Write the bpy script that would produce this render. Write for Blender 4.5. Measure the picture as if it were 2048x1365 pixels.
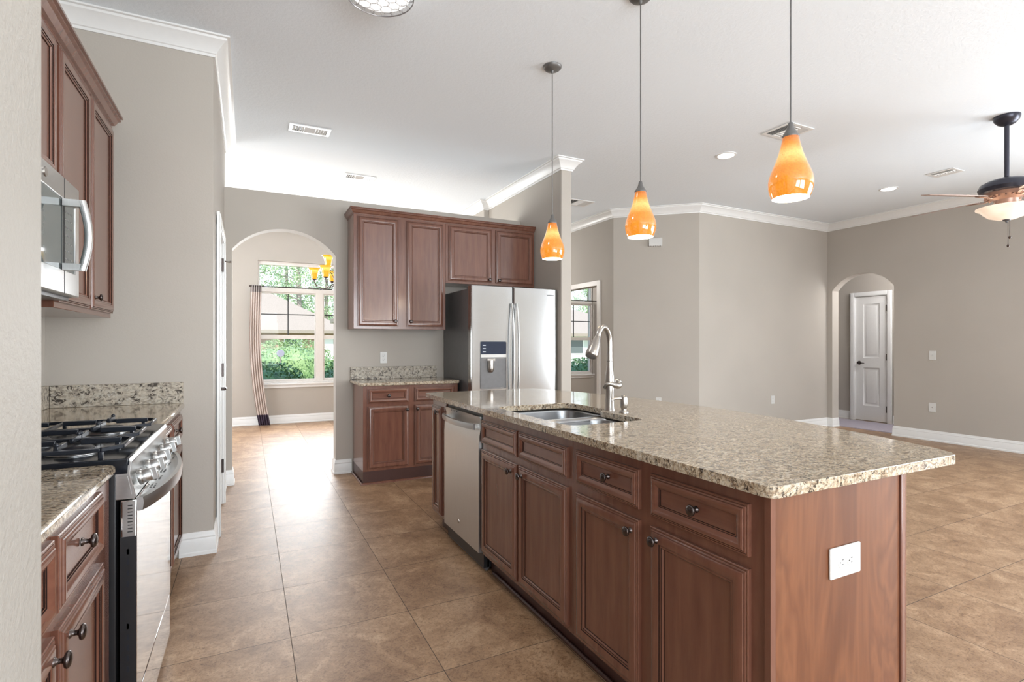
import bpy, bmesh, math, random
from mathutils import Vector, Matrix
R = math.radians
PI = math.pi
scene = bpy.context.scene
for o in list(bpy.data.objects):
    bpy.data.objects.remove(o)
COL = scene.collection

# ------------------------------------------------------------------ camera
cam_d = bpy.data.cameras.new('camera')
cam = bpy.data.objects.new('camera', cam_d)
COL.objects.link(cam)
cam_d.sensor_width = 36.0
cam_d.lens = 1056.0 / 2048.0 * 36.0
cam_d.shift_y = 7.5 / 2048.0
cam_d.clip_start = 0.02
cam_d.clip_end = 300
cam.location = (0, 0, 1.247)
cam.rotation_euler = (R(90), 0, R(-26.58))
scene.camera = cam

# ------------------------------------------------------------------ view + world
scene.view_settings.view_transform = 'Standard'
scene.view_settings.look = 'None'
scene.view_settings.exposure = 0.43
scene.view_settings.gamma = 1.0
scene.view_settings.use_curve_mapping = False

CEIL = 3.08
W = bpy.data.worlds.new('sky'); scene.world = W
W.use_nodes = True
wn = W.node_tree; wn.nodes.clear()
wo = wn.nodes.new('ShaderNodeOutputWorld'); wb = wn.nodes.new('ShaderNodeBackground')
wt = wn.nodes.new('ShaderNodeTexCoord'); wsx = wn.nodes.new('ShaderNodeSeparateXYZ')
wr = wn.nodes.new('ShaderNodeValToRGB')
wr.color_ramp.elements[0].position = 0.0; wr.color_ramp.elements[0].color = (0.90, 0.95, 1.0, 1)
wr.color_ramp.elements[1].position = 0.6; wr.color_ramp.elements[1].color = (0.45, 0.66, 1.0, 1)
wn.links.new(wt.outputs['Generated'], wsx.inputs[0]); wn.links.new(wsx.outputs['Z'], wr.inputs[0])
wn.links.new(wr.outputs[0], wb.inputs['Color']); wb.inputs['Strength'].default_value = 1.6
wn.links.new(wb.outputs[0], wo.inputs['Surface'])

def area_light(name, loc, rot, sx, sy, power, col=(1, 1, 1), spread=180):
    d = bpy.data.lights.new(name, 'AREA'); d.shape = 'RECTANGLE'; d.size = sx; d.size_y = sy
    d.energy = power; d.color = col; d.spread = R(spread)
    o = bpy.data.objects.new(name, d); COL.objects.link(o); o.location = loc; o.rotation_euler = rot
    return o
def point_light(name, loc, power, col=(1, .85, .65), rad=.03):
    d = bpy.data.lights.new(name, 'POINT'); d.energy = power; d.color = col; d.shadow_soft_size = rad
    o = bpy.data.objects.new(name, d); COL.objects.link(o); o.location = loc
    return o
# sun on the garden (high, from behind the house so it does not come in by the far windows)
sd = bpy.data.lights.new('sun', 'SUN'); sd.energy = 5.5; sd.angle = R(0.6); sd.color = (1, .96, .9)
so = bpy.data.objects.new('sun', sd); COL.objects.link(so); so.rotation_euler = (R(38), R(-12), 0)
# added area lights at unseen windows behind and right, tilted up to brighten ceiling
area_light('back_window_fill', (.1, -3.85, 1.5), (R(90 + 28), 0, 0), 1.9, 2.3, 105, (.88, .95, 1))
area_light('living_window_fill', (2.4, -3.85, 1.5), (R(90 + 28), 0, 0), 2.2, 2.4, 150, (.88, .95, 1))
area_light('right_window_fill', (7.8, -1.0, 1.55), (R(90 + 12), 0, R(90)), 4.2, 2.3, 290, (.90, .96, 1))  # added together with its unseen window to spread the light wider
area_light('dining_side_fill', (-2.35, 7.4, 1.6), (R(90 + 15), 0, R(-90)), 1.9, 1.9, 75, (.97, .98, 1))  # added at an unseen side wall to brighten the dining room
area_light('daylight_dining_windows', (1.05, 8.95, 1.62), (R(90), 0, R(180)), 1.7, 1.8, 82, (.94, .97, 1))
area_light('study_side_fill', (10.75, 7.0, 1.6), (R(90 + 10), 0, R(90)), 1.8, 1.8, 60, (1, .98, .95))  # added fill in front of a solid wall, brightens the study
point_light('study_fill_light', (6.6, 7.2, 2.75), 38, (1, .97, .93), .12)  # added fill without a fixture, brightens the study window frames
point_light('foyer_fill_light', (3.5, 7.7, 2.3), 26, (1, .98, .95), .2)  # added fill hidden behind the divider, brightens the wall by the study opening

# ------------------------------------------------------------------ materials
def lin(r, g, b):
    f = lambda c: ((c / 255.0) / 12.92) if c / 255.0 <= .04045 else (((c / 255.0) + .055) / 1.055) ** 2.4
    return (f(r), f(g), f(b), 1)
class NT:
    def __init__(s, name):
        s.m = bpy.data.materials.new(name); s.m.use_nodes = True
        s.t = s.m.node_tree; s.t.nodes.clear()
        s.out = s.t.nodes.new('ShaderNodeOutputMaterial')
    def n(s, kind, **kw):
        nd = s.t.nodes.new('ShaderNode' + kind)
        for k, v in kw.items():
            if k.startswith('i_'): nd.inputs[int(k[2:])].default_value = v
            else: setattr(nd, k, v)
        return nd
    def l(s, a, b): s.t.links.new(a, b)
    def coord(s, scale=(1, 1, 1), kind='Object', rot=(0, 0, 0), loc=(0, 0, 0)):
        tc = s.n('TexCoord'); mp = s.n('Mapping'); s.l(tc.outputs[kind], mp.inputs[0])
        mp.inputs['Scale'].default_value = scale; mp.inputs['Rotation'].default_value = rot
        mp.inputs['Location'].default_value = loc
        return mp.outputs[0]
    def noise(s, co, scale, detail=3, rough=.5, dist=0.):
        nd = s.n('TexNoise'); s.l(co, nd.inputs['Vector']); nd.inputs['Scale'].default_value = scale
        nd.inputs['Detail'].default_value = detail; nd.inputs['Roughness'].default_value = rough
        nd.inputs['Distortion'].default_value = dist
        return nd.outputs['Fac']
    def voro(s, co, scale, feature='F1', out='Distance', rnd=1.):
        nd = s.n('TexVoronoi'); nd.feature = feature; s.l(co, nd.inputs['Vector']); nd.inputs['Scale'].default_value = scale
        nd.inputs['Randomness'].default_value = rnd
        return nd.outputs[out]
    def ramp(s, fac, stops, interp='LINEAR'):
        nd = s.n('ValToRGB'); cr = nd.color_ramp; cr.interpolation = interp
        while len(cr.elements) < len(stops): cr.elements.new(0.5)
        for e, (p, c) in zip(cr.elements, stops):
            e.position = p; e.color = c if len(c) == 4 else (*c, 1)
        s.l(fac, nd.inputs[0]); return nd.outputs[0]
    def mix(s, fac, a, b, mode='MIX'):
        nd = s.n('Mix', data_type='RGBA', blend_type=mode)
        for v, i in ((fac, 0), (a, 6), (b, 7)):
            if hasattr(v, 'links') or isinstance(v, bpy.types.NodeSocket): s.l(v, nd.inputs[i])
            else: nd.inputs[i].default_value = v
        return nd.outputs[2]
    def math(s, op, a, b=0., c=0.):
        nd = s.n('Math', operation=op)
        for i, v in enumerate((a, b, c)):
            if isinstance(v, bpy.types.NodeSocket): s.l(v, nd.inputs[i])
            else: nd.inputs[i].default_value = v
        return nd.outputs[0]
    def bsdf(s, col=None, rough=.5, metal=0., coat=0., coatr=.1, bump=None, bstr=.1, bdist=.01, emit=None, estr=0., spec=.5, aniso=0.):
        p = s.n('BsdfPrincipled')
        def put(v, nm):
            if v is None: return
            if isinstance(v, bpy.types.NodeSocket): s.l(v, p.inputs[nm])
            else: p.inputs[nm].default_value = v
        put(col, 'Base Color'); put(rough, 'Roughness'); put(metal, 'Metallic'); put(coat, 'Coat Weight')
        put(coatr, 'Coat Roughness'); put(spec, 'Specular IOR Level')
        if aniso: p.inputs['Anisotropic'].default_value = aniso
        if emit is not None: put(emit, 'Emission Color'); put(estr, 'Emission Strength')
        if bump is not None:
            b = s.n('Bump'); s.l(bump, b.inputs['Height']); b.inputs['Strength'].default_value = bstr
            b.inputs['Distance'].default_value = bdist; s.l(b.outputs[0], p.inputs['Normal'])
        s.l(p.outputs[0], s.out.inputs['Surface'])
        return s.m
def plain(name, rgb, rough=.5, metal=0., coat=0., vary=.05, vscale=30, spec=.5):
    t = NT(name); co = t.coord(); f = t.noise(co, vscale, 2)
    c = lin(*rgb) if max(rgb) > 1 else (*rgb, 1)
    a = tuple(min(1, x * (1 - vary)) for x in c[:3]) + (1,); b = tuple(min(1, x * (1 + vary)) for x in c[:3]) + (1,)
    return t.bsdf(t.ramp(f, [(.3, a), (.7, b)]), rough, metal, coat, spec=spec)

def paint(name, c, bs=.25):
    t = NT(name); co = t.coord(); f = t.noise(co, 110, 3, .6); g = t.noise(co, 1.3, 2)
    col = t.ramp(g, [(.3, tuple(x * .97 for x in c)), (.7, tuple(x * 1.03 for x in c))])
    return t.bsdf(col, .62, bump=f, bstr=bs, bdist=.002, spec=.35)
M = {}
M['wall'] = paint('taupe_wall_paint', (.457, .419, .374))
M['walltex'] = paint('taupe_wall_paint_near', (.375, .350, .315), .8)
M['ceiling'] = None
t = NT('white_textured_ceiling'); co = t.coord(); f = t.noise(co, 38, 4, .65); f2 = t.ramp(f, [(.42, (0, 0, 0)), (.62, (1, 1, 1))])
M['ceiling'] = t.bsdf((.85, .905, .955, 1), .8, bump=f2, bstr=.15, bdist=.004, spec=.2)
M['trim'] = plain('white_trim_paint', (.80, .80, .79), .28, vary=.01)
M['door_white'] = plain('white_door_paint', (.82, .82, .81), .3, vary=.01)
M['frame'] = plain('window_vinyl', (.74, .70, .66), .35, vary=.02)
M['plate'] = plain('white_plastic_plate', (.66, .655, .635), .3, vary=.01)
M['slot'] = plain('dark_slot', (.03, .03, .03), .5)

# floor tile
t = NT('tan_floor_tile')
co = t.coord(); sx = t.n('SeparateXYZ'); t.l(co, sx.inputs[0])
TS, OX, OY = .508, .164, 2.429
def gl(axis, off):
    a = t.math('ADD', sx.outputs[axis], -off + 40 * TS)
    a = t.math('DIVIDE', a, TS); a = t.math('FRACT', a); a = t.math('SUBTRACT', a, .5); a = t.math('ABSOLUTE', a)
    return t.math('GREATER_THAN', a, .5 - .0015 / TS)
grout = t.math('MAXIMUM', gl('X', OX), gl('Y', OY))
def cell(axis, off):
    a = t.math('ADD', sx.outputs[axis], -off + 40 * TS); return t.math('FLOOR', t.math('DIVIDE', a, TS))
cx = t.n('CombineXYZ'); t.l(cell('X', OX), cx.inputs[0]); t.l(cell('Y', OY), cx.inputs[1])
wn1 = t.n('TexWhiteNoise'); t.l(cx.outputs[0], wn1.inputs['Vector'])
sc = t.n('VectorMath', operation='SCALE'); t.l(wn1.outputs['Color'], sc.inputs[0]); sc.inputs['Scale'].default_value = 7.
ad = t.n('VectorMath', operation='ADD'); t.l(co, ad.inputs[0]); t.l(sc.outputs[0], ad.inputs[1])
n1 = t.noise(ad.outputs[0], 4.2, 7, .66, .8); n2 = t.noise(ad.outputs[0], 24, 7, .74, 1.4); n3 = t.noise(ad.outputs[0], 120, 4, .7, .5)
c1 = t.ramp(n1, [(.30, (.235, .128, .064)), (.46, (.32, .190, .103)), (.58, (.41, .26, .152)), (.74, (.51, .355, .225))])
c2 = t.ramp(n2, [(.30, (.40, .30, .22)), (.42, (.82, .76, .68)), (.54, (1, 1, 1)), (.74, (1.22, 1.18, 1.12))])
cc = t.mix(1., c1, c2, 'MULTIPLY')
c3 = t.ramp(n3, [(.36, (.55, .48, .42)), (.48, (1, 1, 1)), (.7, (1.08, 1.07, 1.05))])
cc = t.mix(.85, cc, c3, 'MULTIPLY')
cc = t.mix(grout, cc, (.07, .045, .03, 1))
rr = t.math('ADD', t.math('MULTIPLY', n2, .10), .41)
rr = t.math('ADD', rr, t.math('MULTIPLY', grout, .4))
hh = t.math('SUBTRACT', t.math('MULTIPLY', n2, .25), grout)
M['floor'] = t.bsdf(cc, rr, bump=hh, bstr=.12, bdist=.003, spec=1.0)

# granite
def granite(name, grain=1.0, rough=.10, spec=.6, coat=.25, grey=.25):
    t = NT(name); co = t.coord()
    mp = t.n('Mapping'); t.l(co, mp.inputs[0]); mp.inputs['Rotation'].default_value = (0, 0, R(26)); mp.inputs['Scale'].default_value = (.8, 1.25, 1)
    v = mp.outputs[0]
    n1 = t.noise(v, 62 * grain, 6, .72, 1.2); n2 = t.noise(v, 36 * grain, 5, .7, 1.8); n3 = t.noise(v, 5, 3)
    vo = t.voro(v, 190 * grain, out='Color'); bw = t.n('RGBToBW'); t.l(vo, bw.inputs[0])
    base = t.ramp(n2, [(.36, (.15, .09, .05)), (.44, (.34, .25, .16)), (.52, (.49, .405, .295)), (.66, (.57, .515, .43))])
    base = t.mix(grey, base, (.42, .40, .36, 1)) if grey > .3 else t.mix(t.math('MULTIPLY', n3, .25), base, (.42, .39, .34, 1))
    crystals = t.ramp(bw.outputs[0], [(.2, (.62, .60, .58)), (.45, (1, 1, 1)), (.8, (1.18, 1.16, 1.12))])
    base = t.mix(.8, base, crystals, 'MULTIPLY')
    dk = t.ramp(n1, [(.415, (1, 1, 1)), (.455, (0, 0, 0))])
    base = t.mix(t.math('MULTIPLY', dk, .93), base, (.028, .020, .016, 1))
    n4 = t.noise(v, 120 * grain, 3, .6, .4)
    lt = t.ramp(n4, [(.60, (0, 0, 0)), (.66, (1, 1, 1))])
    base = t.mix(t.math('MULTIPLY', lt, .5), base, (.62, .59, .54, 1))
    return t.bsdf(base, rough, spec=spec, coat=coat, coatr=.03)
M['granite_wall'] = granite('honed_granite_backsplash', .55, .4, .35, 0., .6)
M['granite'] = granite('speckled_granite')

# stained cabinet wood
def wood(name, dark, light, gs=(9, 9, .9), rough=.25, coat=.5, fig=1.):
    t = NT(name); co = t.coord(gs); g = t.noise(co, 3.2, 5, .6, .5); co2 = t.coord((2.2, 2.2, .7)); g2 = t.noise(co2, 2., 3, .5)
    c = t.ramp(g, [(.25, dark), (.75, light)])
    m2 = t.ramp(g2, [(.3, (.86, .84, .82)), (.7, (1.10, 1.08, 1.06))])
    c = t.mix(fig, c, m2, 'MULTIPLY')
    return t.bsdf(c, rough, coat=coat, coatr=.14, bump=g, bstr=.03, bdist=.001)
M['wood'] = wood('cherry_stained_maple', (.130, .052, .035), (.198, .087, .057))
M['wood_h'] = wood('cherry_stained_maple_drawer', (.130, .052, .035), (.198, .087, .057), gs=(.9, 9, 9))
M['glaze'] = plain('dark_glaze_in_grooves', (.018, .008, .006), .7, spec=.1)
M['toe'] = plain('dark_toe_kick_wood', (.060, .025, .020), .35)
t = NT('walnut_grain_end_panel'); co = t.coord((1, 1, .22)); w1 = t.noise(co, 5.5, 3, .5, 1.8)
w2 = t.noise(t.coord((22, 22, .8)), 3, 4, .6)
c = t.ramp(w1, [(.30, (.115, .037, .014)), (.42, (.172, .062, .025)), (.50, (.128, .043, .017)), (.58, (.182, .068, .029)), (.66, (.136, .046, .019)), (.75, (.170, .061, .026))])
c = t.mix(.55, c, t.ramp(w2, [(.3, (.80, .78, .76)), (.7, (1.15, 1.12, 1.1))]), 'MULTIPLY')
M['panel'] = t.bsdf(c, .36, coat=.15, coatr=.25)

# metals
def steel(name, c=(.60, .60, .59), rough=.24, dirv=(1, 1, 160), b=.012):
    t = NT(name); g = t.noise(t.coord(dirv), 6, 3, .6)
    col = t.ramp(g, [(.3, tuple(x * .93 for x in c)), (.7, tuple(min(1, x * 1.05) for x in c))])
    r = t.math('ADD', t.math('MULTIPLY', g, .1), rough - .05)
    return t.bsdf(col, r, 1., bump=g, bstr=b, bdist=.0005)
M['steel'] = steel('brushed_steel', (.50, .50, .495), .30)
M['steelv'] = steel('brushed_steel_vertical', (.62, .62, .61), .34, (90, 90, 1))
M['fridge_steel'] = steel('brushed_refrigerator_steel', (.43, .43, .43), .19)
M['mirror_steel'] = steel('polished_oven_glass', (.84, .83, .81), .07, (3, 3, 3), 0.)
M['nickel'] = steel('brushed_nickel', (.40, .375, .35), .30, (40, 40, 40))
M['sink'] = steel('satin_sink_steel', (.36, .37, .385), .30, (3, 3, 3), 0.)
M['bronze'] = plain('dark_bronze', (.105, .088, .084), .25, .95)
M['fanmetal'] = plain('dark_blue_black_metal', (.045, .045, .06), .3, .6)
M['copper'] = plain('copper_blade_arm', (.30, .19, .15), .35, .5)
M['cordgrey'] = plain('grey_metal_cord', (.16, .155, .15), .4, .4)
M['black_gloss'] = plain('black_enamel', (.010, .012, .017), .12, spec=.35)
M['black_iron'] = plain('cast_iron_grate', (.022, .026, .035), .28, .3)
M['black'] = plain('black_plastic', (.015, .015, .017), .35)
M['graysteel'] = plain('dark_grey_enamel_side', (.13, .13, .135), .32, .3)
M['graydisp'] = plain('grey_dispenser_well', (.16, .16, .165), .3)
M['panelblue'] = plain('dark_glass_display', (.012, .022, .05), .06)
M['gl_glass'] = plain('dark_tinted_glass', (.10, .12, .12), .05)
M['text'] = plain('dark_badge_lettering', (.06, .06, .065), .4)
M['white_mark'] = plain('pale_printed_marks', (.55, .6, .65), .4)
M['carpet'] = None
t = NT('mauve_grey_carpet'); f = t.noise(t.coord(), 260, 2, .7); M['carpet'] = t.bsdf(t.ramp(f, [(.3, (.30, .27, .32)), (.7, (.56, .51, .58))]), .95, bump=f, bstr=.6, bdist=.01)
M['curtain'] = None
t = NT('striped_curtain_fabric'); co = t.coord(); f = t.noise(co, 300, 2)
M['curtain'] = t.bsdf(t.ramp(f, [(.3, (.55, .46, .42)), (.7, (.64, .55, .50))]), .85)
M['curtain_band'] = plain('dark_purple_fabric', (.06, .04, .07), .85)
M['curtain_stripe'] = plain('dark_brown_fabric_stripe', (.10, .06, .05), .85)
M['greycloth'] = plain('taupe_sheer_cloth', (.34, .30, .29), .85)
def emit(name, col, s, coat=False):
    t = NT(name)
    return t.bsdf((*col, 1), .3, emit=(*col, 1), estr=s)
M['lamp_white'] = emit('lit_white_lamp_face', (1, .96, .90), 1.6)
M['can_white'] = emit('recessed_lamp_face', (1, .98, .96), 5.)
def amber(name, c0, c1, c2, s, zlo, zmid, zhi):
    t = NT(name); co = t.coord(); n = t.noise(co, 14, 4, .6, 2.2); nf = t.noise(co, 160, 2)
    sx = t.n('SeparateXYZ'); t.l(co, sx.inputs[0])
    mr = t.n('MapRange'); t.l(sx.outputs['Z'], mr.inputs['Value']); mr.inputs['From Min'].default_value = zlo; mr.inputs['From Max'].default_value = zhi
    g = t.ramp(mr.outputs[0], [(0, c0), (zmid - .22, c0), (zmid, c1), (zmid + .16, c0), (1, c2)])  # bulb glow painted in: emission colour is brightest around zmid
    v = t.ramp(n, [(.30, (.62, .38, .2)), (.36, (.95, .9, .85)), (.6, (1.05, 1.05, 1.05))])
    v2 = t.ramp(nf, [(.35, (.8, .75, .7)), (.6, (1.05, 1.05, 1.05))])
    g = t.mix(.75, g, v, 'MULTIPLY'); g = t.mix(.6, g, v2, 'MULTIPLY')
    return t.bsdf(t.mix(1., g, (.25, .25, .25, 1), 'MULTIPLY'), .06, coat=1., coatr=.02, emit=g, estr=s)
M['amber'] = amber('amber_art_glass', (.82, .28, .025), (1., .66, .20), (.55, .14, .008), .80, 0., .70, .235)
M['amber2'] = amber('yellow_tulip_glass', (.92, .44, .015), (1., .78, .16), (1., .72, .10), .85, 0., .62, .16)
M['bowl'] = None
t = NT('frosted_alabaster_glass'); f = t.noise(t.coord(), 9, 3); cc = t.ramp(f, [(.35, (.80, .62, .47)), (.65, (1, .84, .66))]); M['bowl'] = t.bsdf((.8, .7, .6, 1), .25, emit=cc, estr=.5)
M['drumglass'] = emit('lit_drum_glass', (1, .99, .97), .78)
M['wire'] = plain('silver_wire_pattern', (.33, .33, .34), .3, .7)
# thin window glass
t = NT('clear_window_glass'); tr = t.n('BsdfTransparent'); gl_ = t.n('BsdfGlossy'); gl_.inputs['Roughness'].default_value = .02
fr = t.n('Fresnel'); fr.inputs[0].default_value = 1.18; mx = t.n('MixShader'); t.l(fr.outputs[0], mx.inputs[0]); t.l(tr.outputs[0], mx.inputs[1]); t.l(gl_.outputs[0], mx.inputs[2]); t.l(mx.outputs[0], t.out.inputs[0])
M['glass'] = t.m
# outside
def leaf(name, a, b):
    t = NT(name); f = t.noise(t.coord(), 4, 3); f2 = t.noise(t.coord(), 40, 2)
    c = t.ramp(t.math('MULTIPLY', t.math('ADD', f, f2), .5), [(.35, a), (.65, b)])
    return t.bsdf(c, .45)
M['hedge'] = leaf('dark_glossy_leaves', (.03, .10, .04), (.13, .28, .09))
M['bush'] = leaf('pale_green_leaves', (.13, .24, .09), (.32, .43, .20))
M['pine'] = leaf('pine_needles', (.20, .36, .20), (.55, .66, .36))
M['bark'] = plain('pine_bark', (.30, .26, .23), .9, vary=.3)
M['grass'] = leaf('lawn_grass', (.20, .28, .10), (.34, .40, .18))
M['roof'] = plain('tan_shingle_roof', (.27, .23, .19), .9, vary=.12, vscale=20)
M['brick'] = plain('brown_brick_wall', (.34, .22, .17), .9, vary=.2)
M['bluewall'] = plain('pale_stucco', (.62, .64, .62), .9)
M['concrete'] = plain('pale_driveway', (.62, .60, .56), .9)

# ------------------------------------------------------------------ mesh helpers
def finish(name, bm, mats, parent=None, smooth=True, angle=32, bevel=0, seg=2, loc=None):
    me = bpy.data.meshes.new(name)
    bmesh.ops.recalc_face_normals(bm, faces=bm.faces[:])
    bm.to_mesh(me); bm.free()
    if not isinstance(mats, (list, tuple)): mats = [mats]
    for m in mats: me.materials.append(m)
    if smooth:
        me.shade_smooth(); me.set_sharp_from_angle(angle=R(angle))
    o = bpy.data.objects.new(name, me); COL.objects.link(o)
    if parent is not None: o.parent = parent
    if loc is not None: o.location = loc
    if bevel:
        b = o.modifiers.new('bevel', 'BEVEL'); b.width = bevel; b.segments = seg; b.limit_method = 'ANGLE'; b.angle_limit = R(40)
    return o
def B(): return bmesh.new()
BOXN = [0]
def box(bm, x0, x1, y0, y1, z0, z1, mi=0, mtx=None, jit=True):
    if jit and len(bm.verts):
        BOXN[0] = (BOXN[0] + 1) % 7; q = .00006 * (BOXN[0] + 1)
        x0 += q; x1 -= q; y0 += q; y1 -= q; z0 += q; z1 -= q
    vs = [bm.verts.new(Vector(p) if mtx is None else mtx @ Vector(p)) for p in
          ((x0, y0, z0), (x1, y0, z0), (x1, y1, z0), (x0, y1, z0), (x0, y0, z1), (x1, y0, z1), (x1, y1, z1), (x0, y1, z1))]
    for f in ((0, 3, 2, 1), (4, 5, 6, 7), (0, 1, 5, 4), (1, 2, 6, 5), (2, 3, 7, 6), (3, 0, 4, 7)):
        fa = bm.faces.new([vs[i] for i in f]); fa.material_index = mi
    return bm
def lathe(bm, prof, c=(0, 0, 0), axis='z', n=24, mi=0, closed=False, mtx=None, mis=None):
    rings = []
    for r, h in prof:
        ring = []
        for i in range(n):
            a = 2 * PI * i / n; x, y = r * math.cos(a), r * math.sin(a)
            p = {'z': (x, y, h), 'y': (x, h, y), 'x': (h, x, y)}[axis]
            p = Vector(p)
            if mtx is not None: p = mtx @ p
            ring.append(bm.verts.new(p + Vector(c)))
        rings.append(ring)
    for k in range(len(rings) - 1):
        for i in range(n):
            j = (i + 1) % n
            try:
                f = bm.faces.new((rings[k][i], rings[k][j], rings[k + 1][j], rings[k + 1][i])); f.material_index = mis[k] if mis else mi
            except ValueError: pass
    if not closed:
        for ring, (r, h) in ((rings[0], prof[0]), (rings[-1], prof[-1])):
            if r > 1e-5:
                try: f = bm.faces.new(ring); f.material_index = mi
                except ValueError: pass
    return bm
def tube(bm, pts, rad, n=10, mi=0, closed=False):
    pts = [Vector(p) for p in pts]; m = len(pts)
    rads = rad if isinstance(rad, (list, tuple)) else [rad] * m
    rings = []; up = None
    for i, p in enumerate(pts):
        if closed: d = pts[(i + 1) % m] - pts[i - 1]
        elif i == 0: d = pts[1] - p
        elif i == m - 1: d = p - pts[i - 1]
        else: d = pts[i + 1] - pts[i - 1]
        d.normalize()
        if up is None:
            up = Vector((0, 0, 1)) if abs(d.z) < .9 else Vector((1, 0, 0))
        s = d.cross(up).normalized(); up = s.cross(d).normalized()
        r = rads[i]
        if isinstance(r, tuple): ra, rb = r
        else: ra = rb = r
        rings.append([bm.verts.new(p + s * ra * math.cos(2 * PI * k / n) + up * rb * math.sin(2 * PI * k / n)) for k in range(n)])
    R_ = range(m) if closed else range(m - 1)
    for i in R_:
        a, b = rings[i], rings[(i + 1) % m]
        for k in range(n):
            f = bm.faces.new((a[k], a[(k + 1) % n], b[(k + 1) % n], b[k])); f.material_index = mi
    if not closed:
        for ring in (rings[0], rings[-1]):
            f = bm.faces.new(ring); f.material_index = mi
    return bm
def prism(bm, poly, lo, hi, axis='z', mi=0):
    """extrude a simple polygon (list of 2D) along an axis between lo and hi"""
    def P(a, b, h): return {'z': (a, b, h), 'y': (a, h, b), 'x': (h, a, b)}[axis]
    v0 = [bm.verts.new(P(a, b, lo)) for a, b in poly]; v1 = [bm.verts.new(P(a, b, hi)) for a, b in poly]
    n = len(poly)
    for vs in (v0, v1):
        f = bm.faces.new(vs); f.material_index = mi
    for i in range(n):
        f = bm.faces.new((v0[i], v0[(i + 1) % n], v1[(i + 1) % n], v1[i])); f.material_index = mi
    return bm
def fill_extrude(bm, loops, z0, z1, axis='z'):
    """planar region with holes -> solid slab"""
    def P(a, b, h): return {'z': (a, b, h), 'y': (a, h, b), 'x': (h, a, b)}[axis]
    es = []; rings = []
    for lp in loops:
        vs = [bm.verts.new(P(a, b, z0)) for a, b in lp]
        rings.append(vs)
        for i in range(len(vs)): es.append(bm.edges.new((vs[i], vs[(i + 1) % len(vs)])))
    res = bmesh.ops.triangle_fill(bm, use_beauty=True, use_dissolve=False, edges=es)
    faces = [g for g in res['geom'] if isinstance(g, bmesh.types.BMFace)]
    ex = bmesh.ops.extrude_face_region(bm, geom=faces)
    d = {'z': (0, 0, z1 - z0), 'y': (0, z1 - z0, 0), 'x': (z1 - z0, 0, 0)}[axis]
    bmesh.ops.translate(bm, verts=[g for g in ex['geom'] if isinstance(g, bmesh.types.BMVert)], vec=d)
    return bm
def sweep(bm, path, prof, side=1, closed=False, mi=0):
    """sweep profile (offset sideways, z) along an XY path with mitred corners; side=+1 pushes to the left of travel"""
    path = [Vector((p[0], p[1])) for p in path]; n = len(path); rings = []
    for i in range(n):
        def nrm(a, b):
            d = (b - a).normalized(); return Vector((-d.y, d.x)) * side
        if closed or 0 < i < n - 1:
            n1 = nrm(path[i - 1], path[i]); n2 = nrm(path[i], path[(i + 1) % n])
            m = (n1 + n2); m = m / max(1e-6, m.dot(n1)) if m.length > 1e-6 else n1
        elif i == 0: m = nrm(path[0], path[1])
        else: m = nrm(path[-2], path[-1])
        rings.append([bm.verts.new((path[i].x + m.x * o, path[i].y + m.y * o, z)) for o, z in prof])
    k = len(prof)
    for i in (range(n) if closed else range(n - 1)):
        a, b = rings[i], rings[(i + 1) % n]
        for j in range(k):
            f = bm.faces.new((a[j], a[(j + 1) % k], b[(j + 1) % k], b[j])); f.material_index = mi
    if not closed:
        bm.faces.new(rings[0]); bm.faces.new(rings[-1])
    return bm
def rrect(x0, x1, y0, y1, r, n=5):
    pts = []
    for cx, cy, a0 in ((x1 - r, y0 + r, -90), (x1 - r, y1 - r, 0), (x0 + r, y1 - r, 90), (x0 + r, y0 + r, 180)):
        for k in range(n + 1):
            a = R(a0 + 90 * k / n); pts.append((cx + r * math.cos(a), cy + r * math.sin(a)))
    return pts
def arc(cx, cz, r, a0, a1, n):
    return [(cx + r * math.cos(R(a0 + (a1 - a0) * k / n)), cz + r * math.sin(R(a0 + (a1 - a0) * k / n))) for k in range(n + 1)]

def thing(name, label, cat, loc=(0, 0, 0), rz=0, group=None):
    o = bpy.data.objects.new(name, None); COL.objects.link(o); o.empty_display_size = .1
    o.location = loc; o.rotation_euler = (0, 0, R(rz)); o['label'] = label; o['category'] = cat
    if group: o['group'] = group
    return o
def tag(o, label, cat, group=None, kind=None):
    o['label'] = label; o['category'] = cat
    if group: o['group'] = group
    if kind: o['kind'] = kind
    return o
def struct(o, label=None):
    o['kind'] = 'structure'
    if label: o['label'] = label
    return o
def dup(o, loc=None, rz=None, label=None, parent=None):
    c = o.copy(); COL.objects.link(c)
    if parent is not None: c.parent = parent
    if loc is not None: c.location = loc
    if rz is not None: c.rotation_euler = (0, 0, R(rz))
    if label: c['label'] = label
    for ch in list(o.children): dup(ch, parent=c)
    return c

# ================================================================== THE ROOM
XR = 7.93          # living room right wall
def sbox(name, *b, mat='wall', label=None, bevel=0):
    return struct(finish(name, box(B(), *b), M[mat], bevel=bevel), label)
sbox('floor', -4.2, 11, -4.2, 9.4, -.1, 0, mat='floor', label='tan mottled square tile floor')
sbox('ceiling', -4.2, 11, -4.2, 9.4, CEIL, CEIL + .15, mat='ceiling', label='white textured ceiling')

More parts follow.
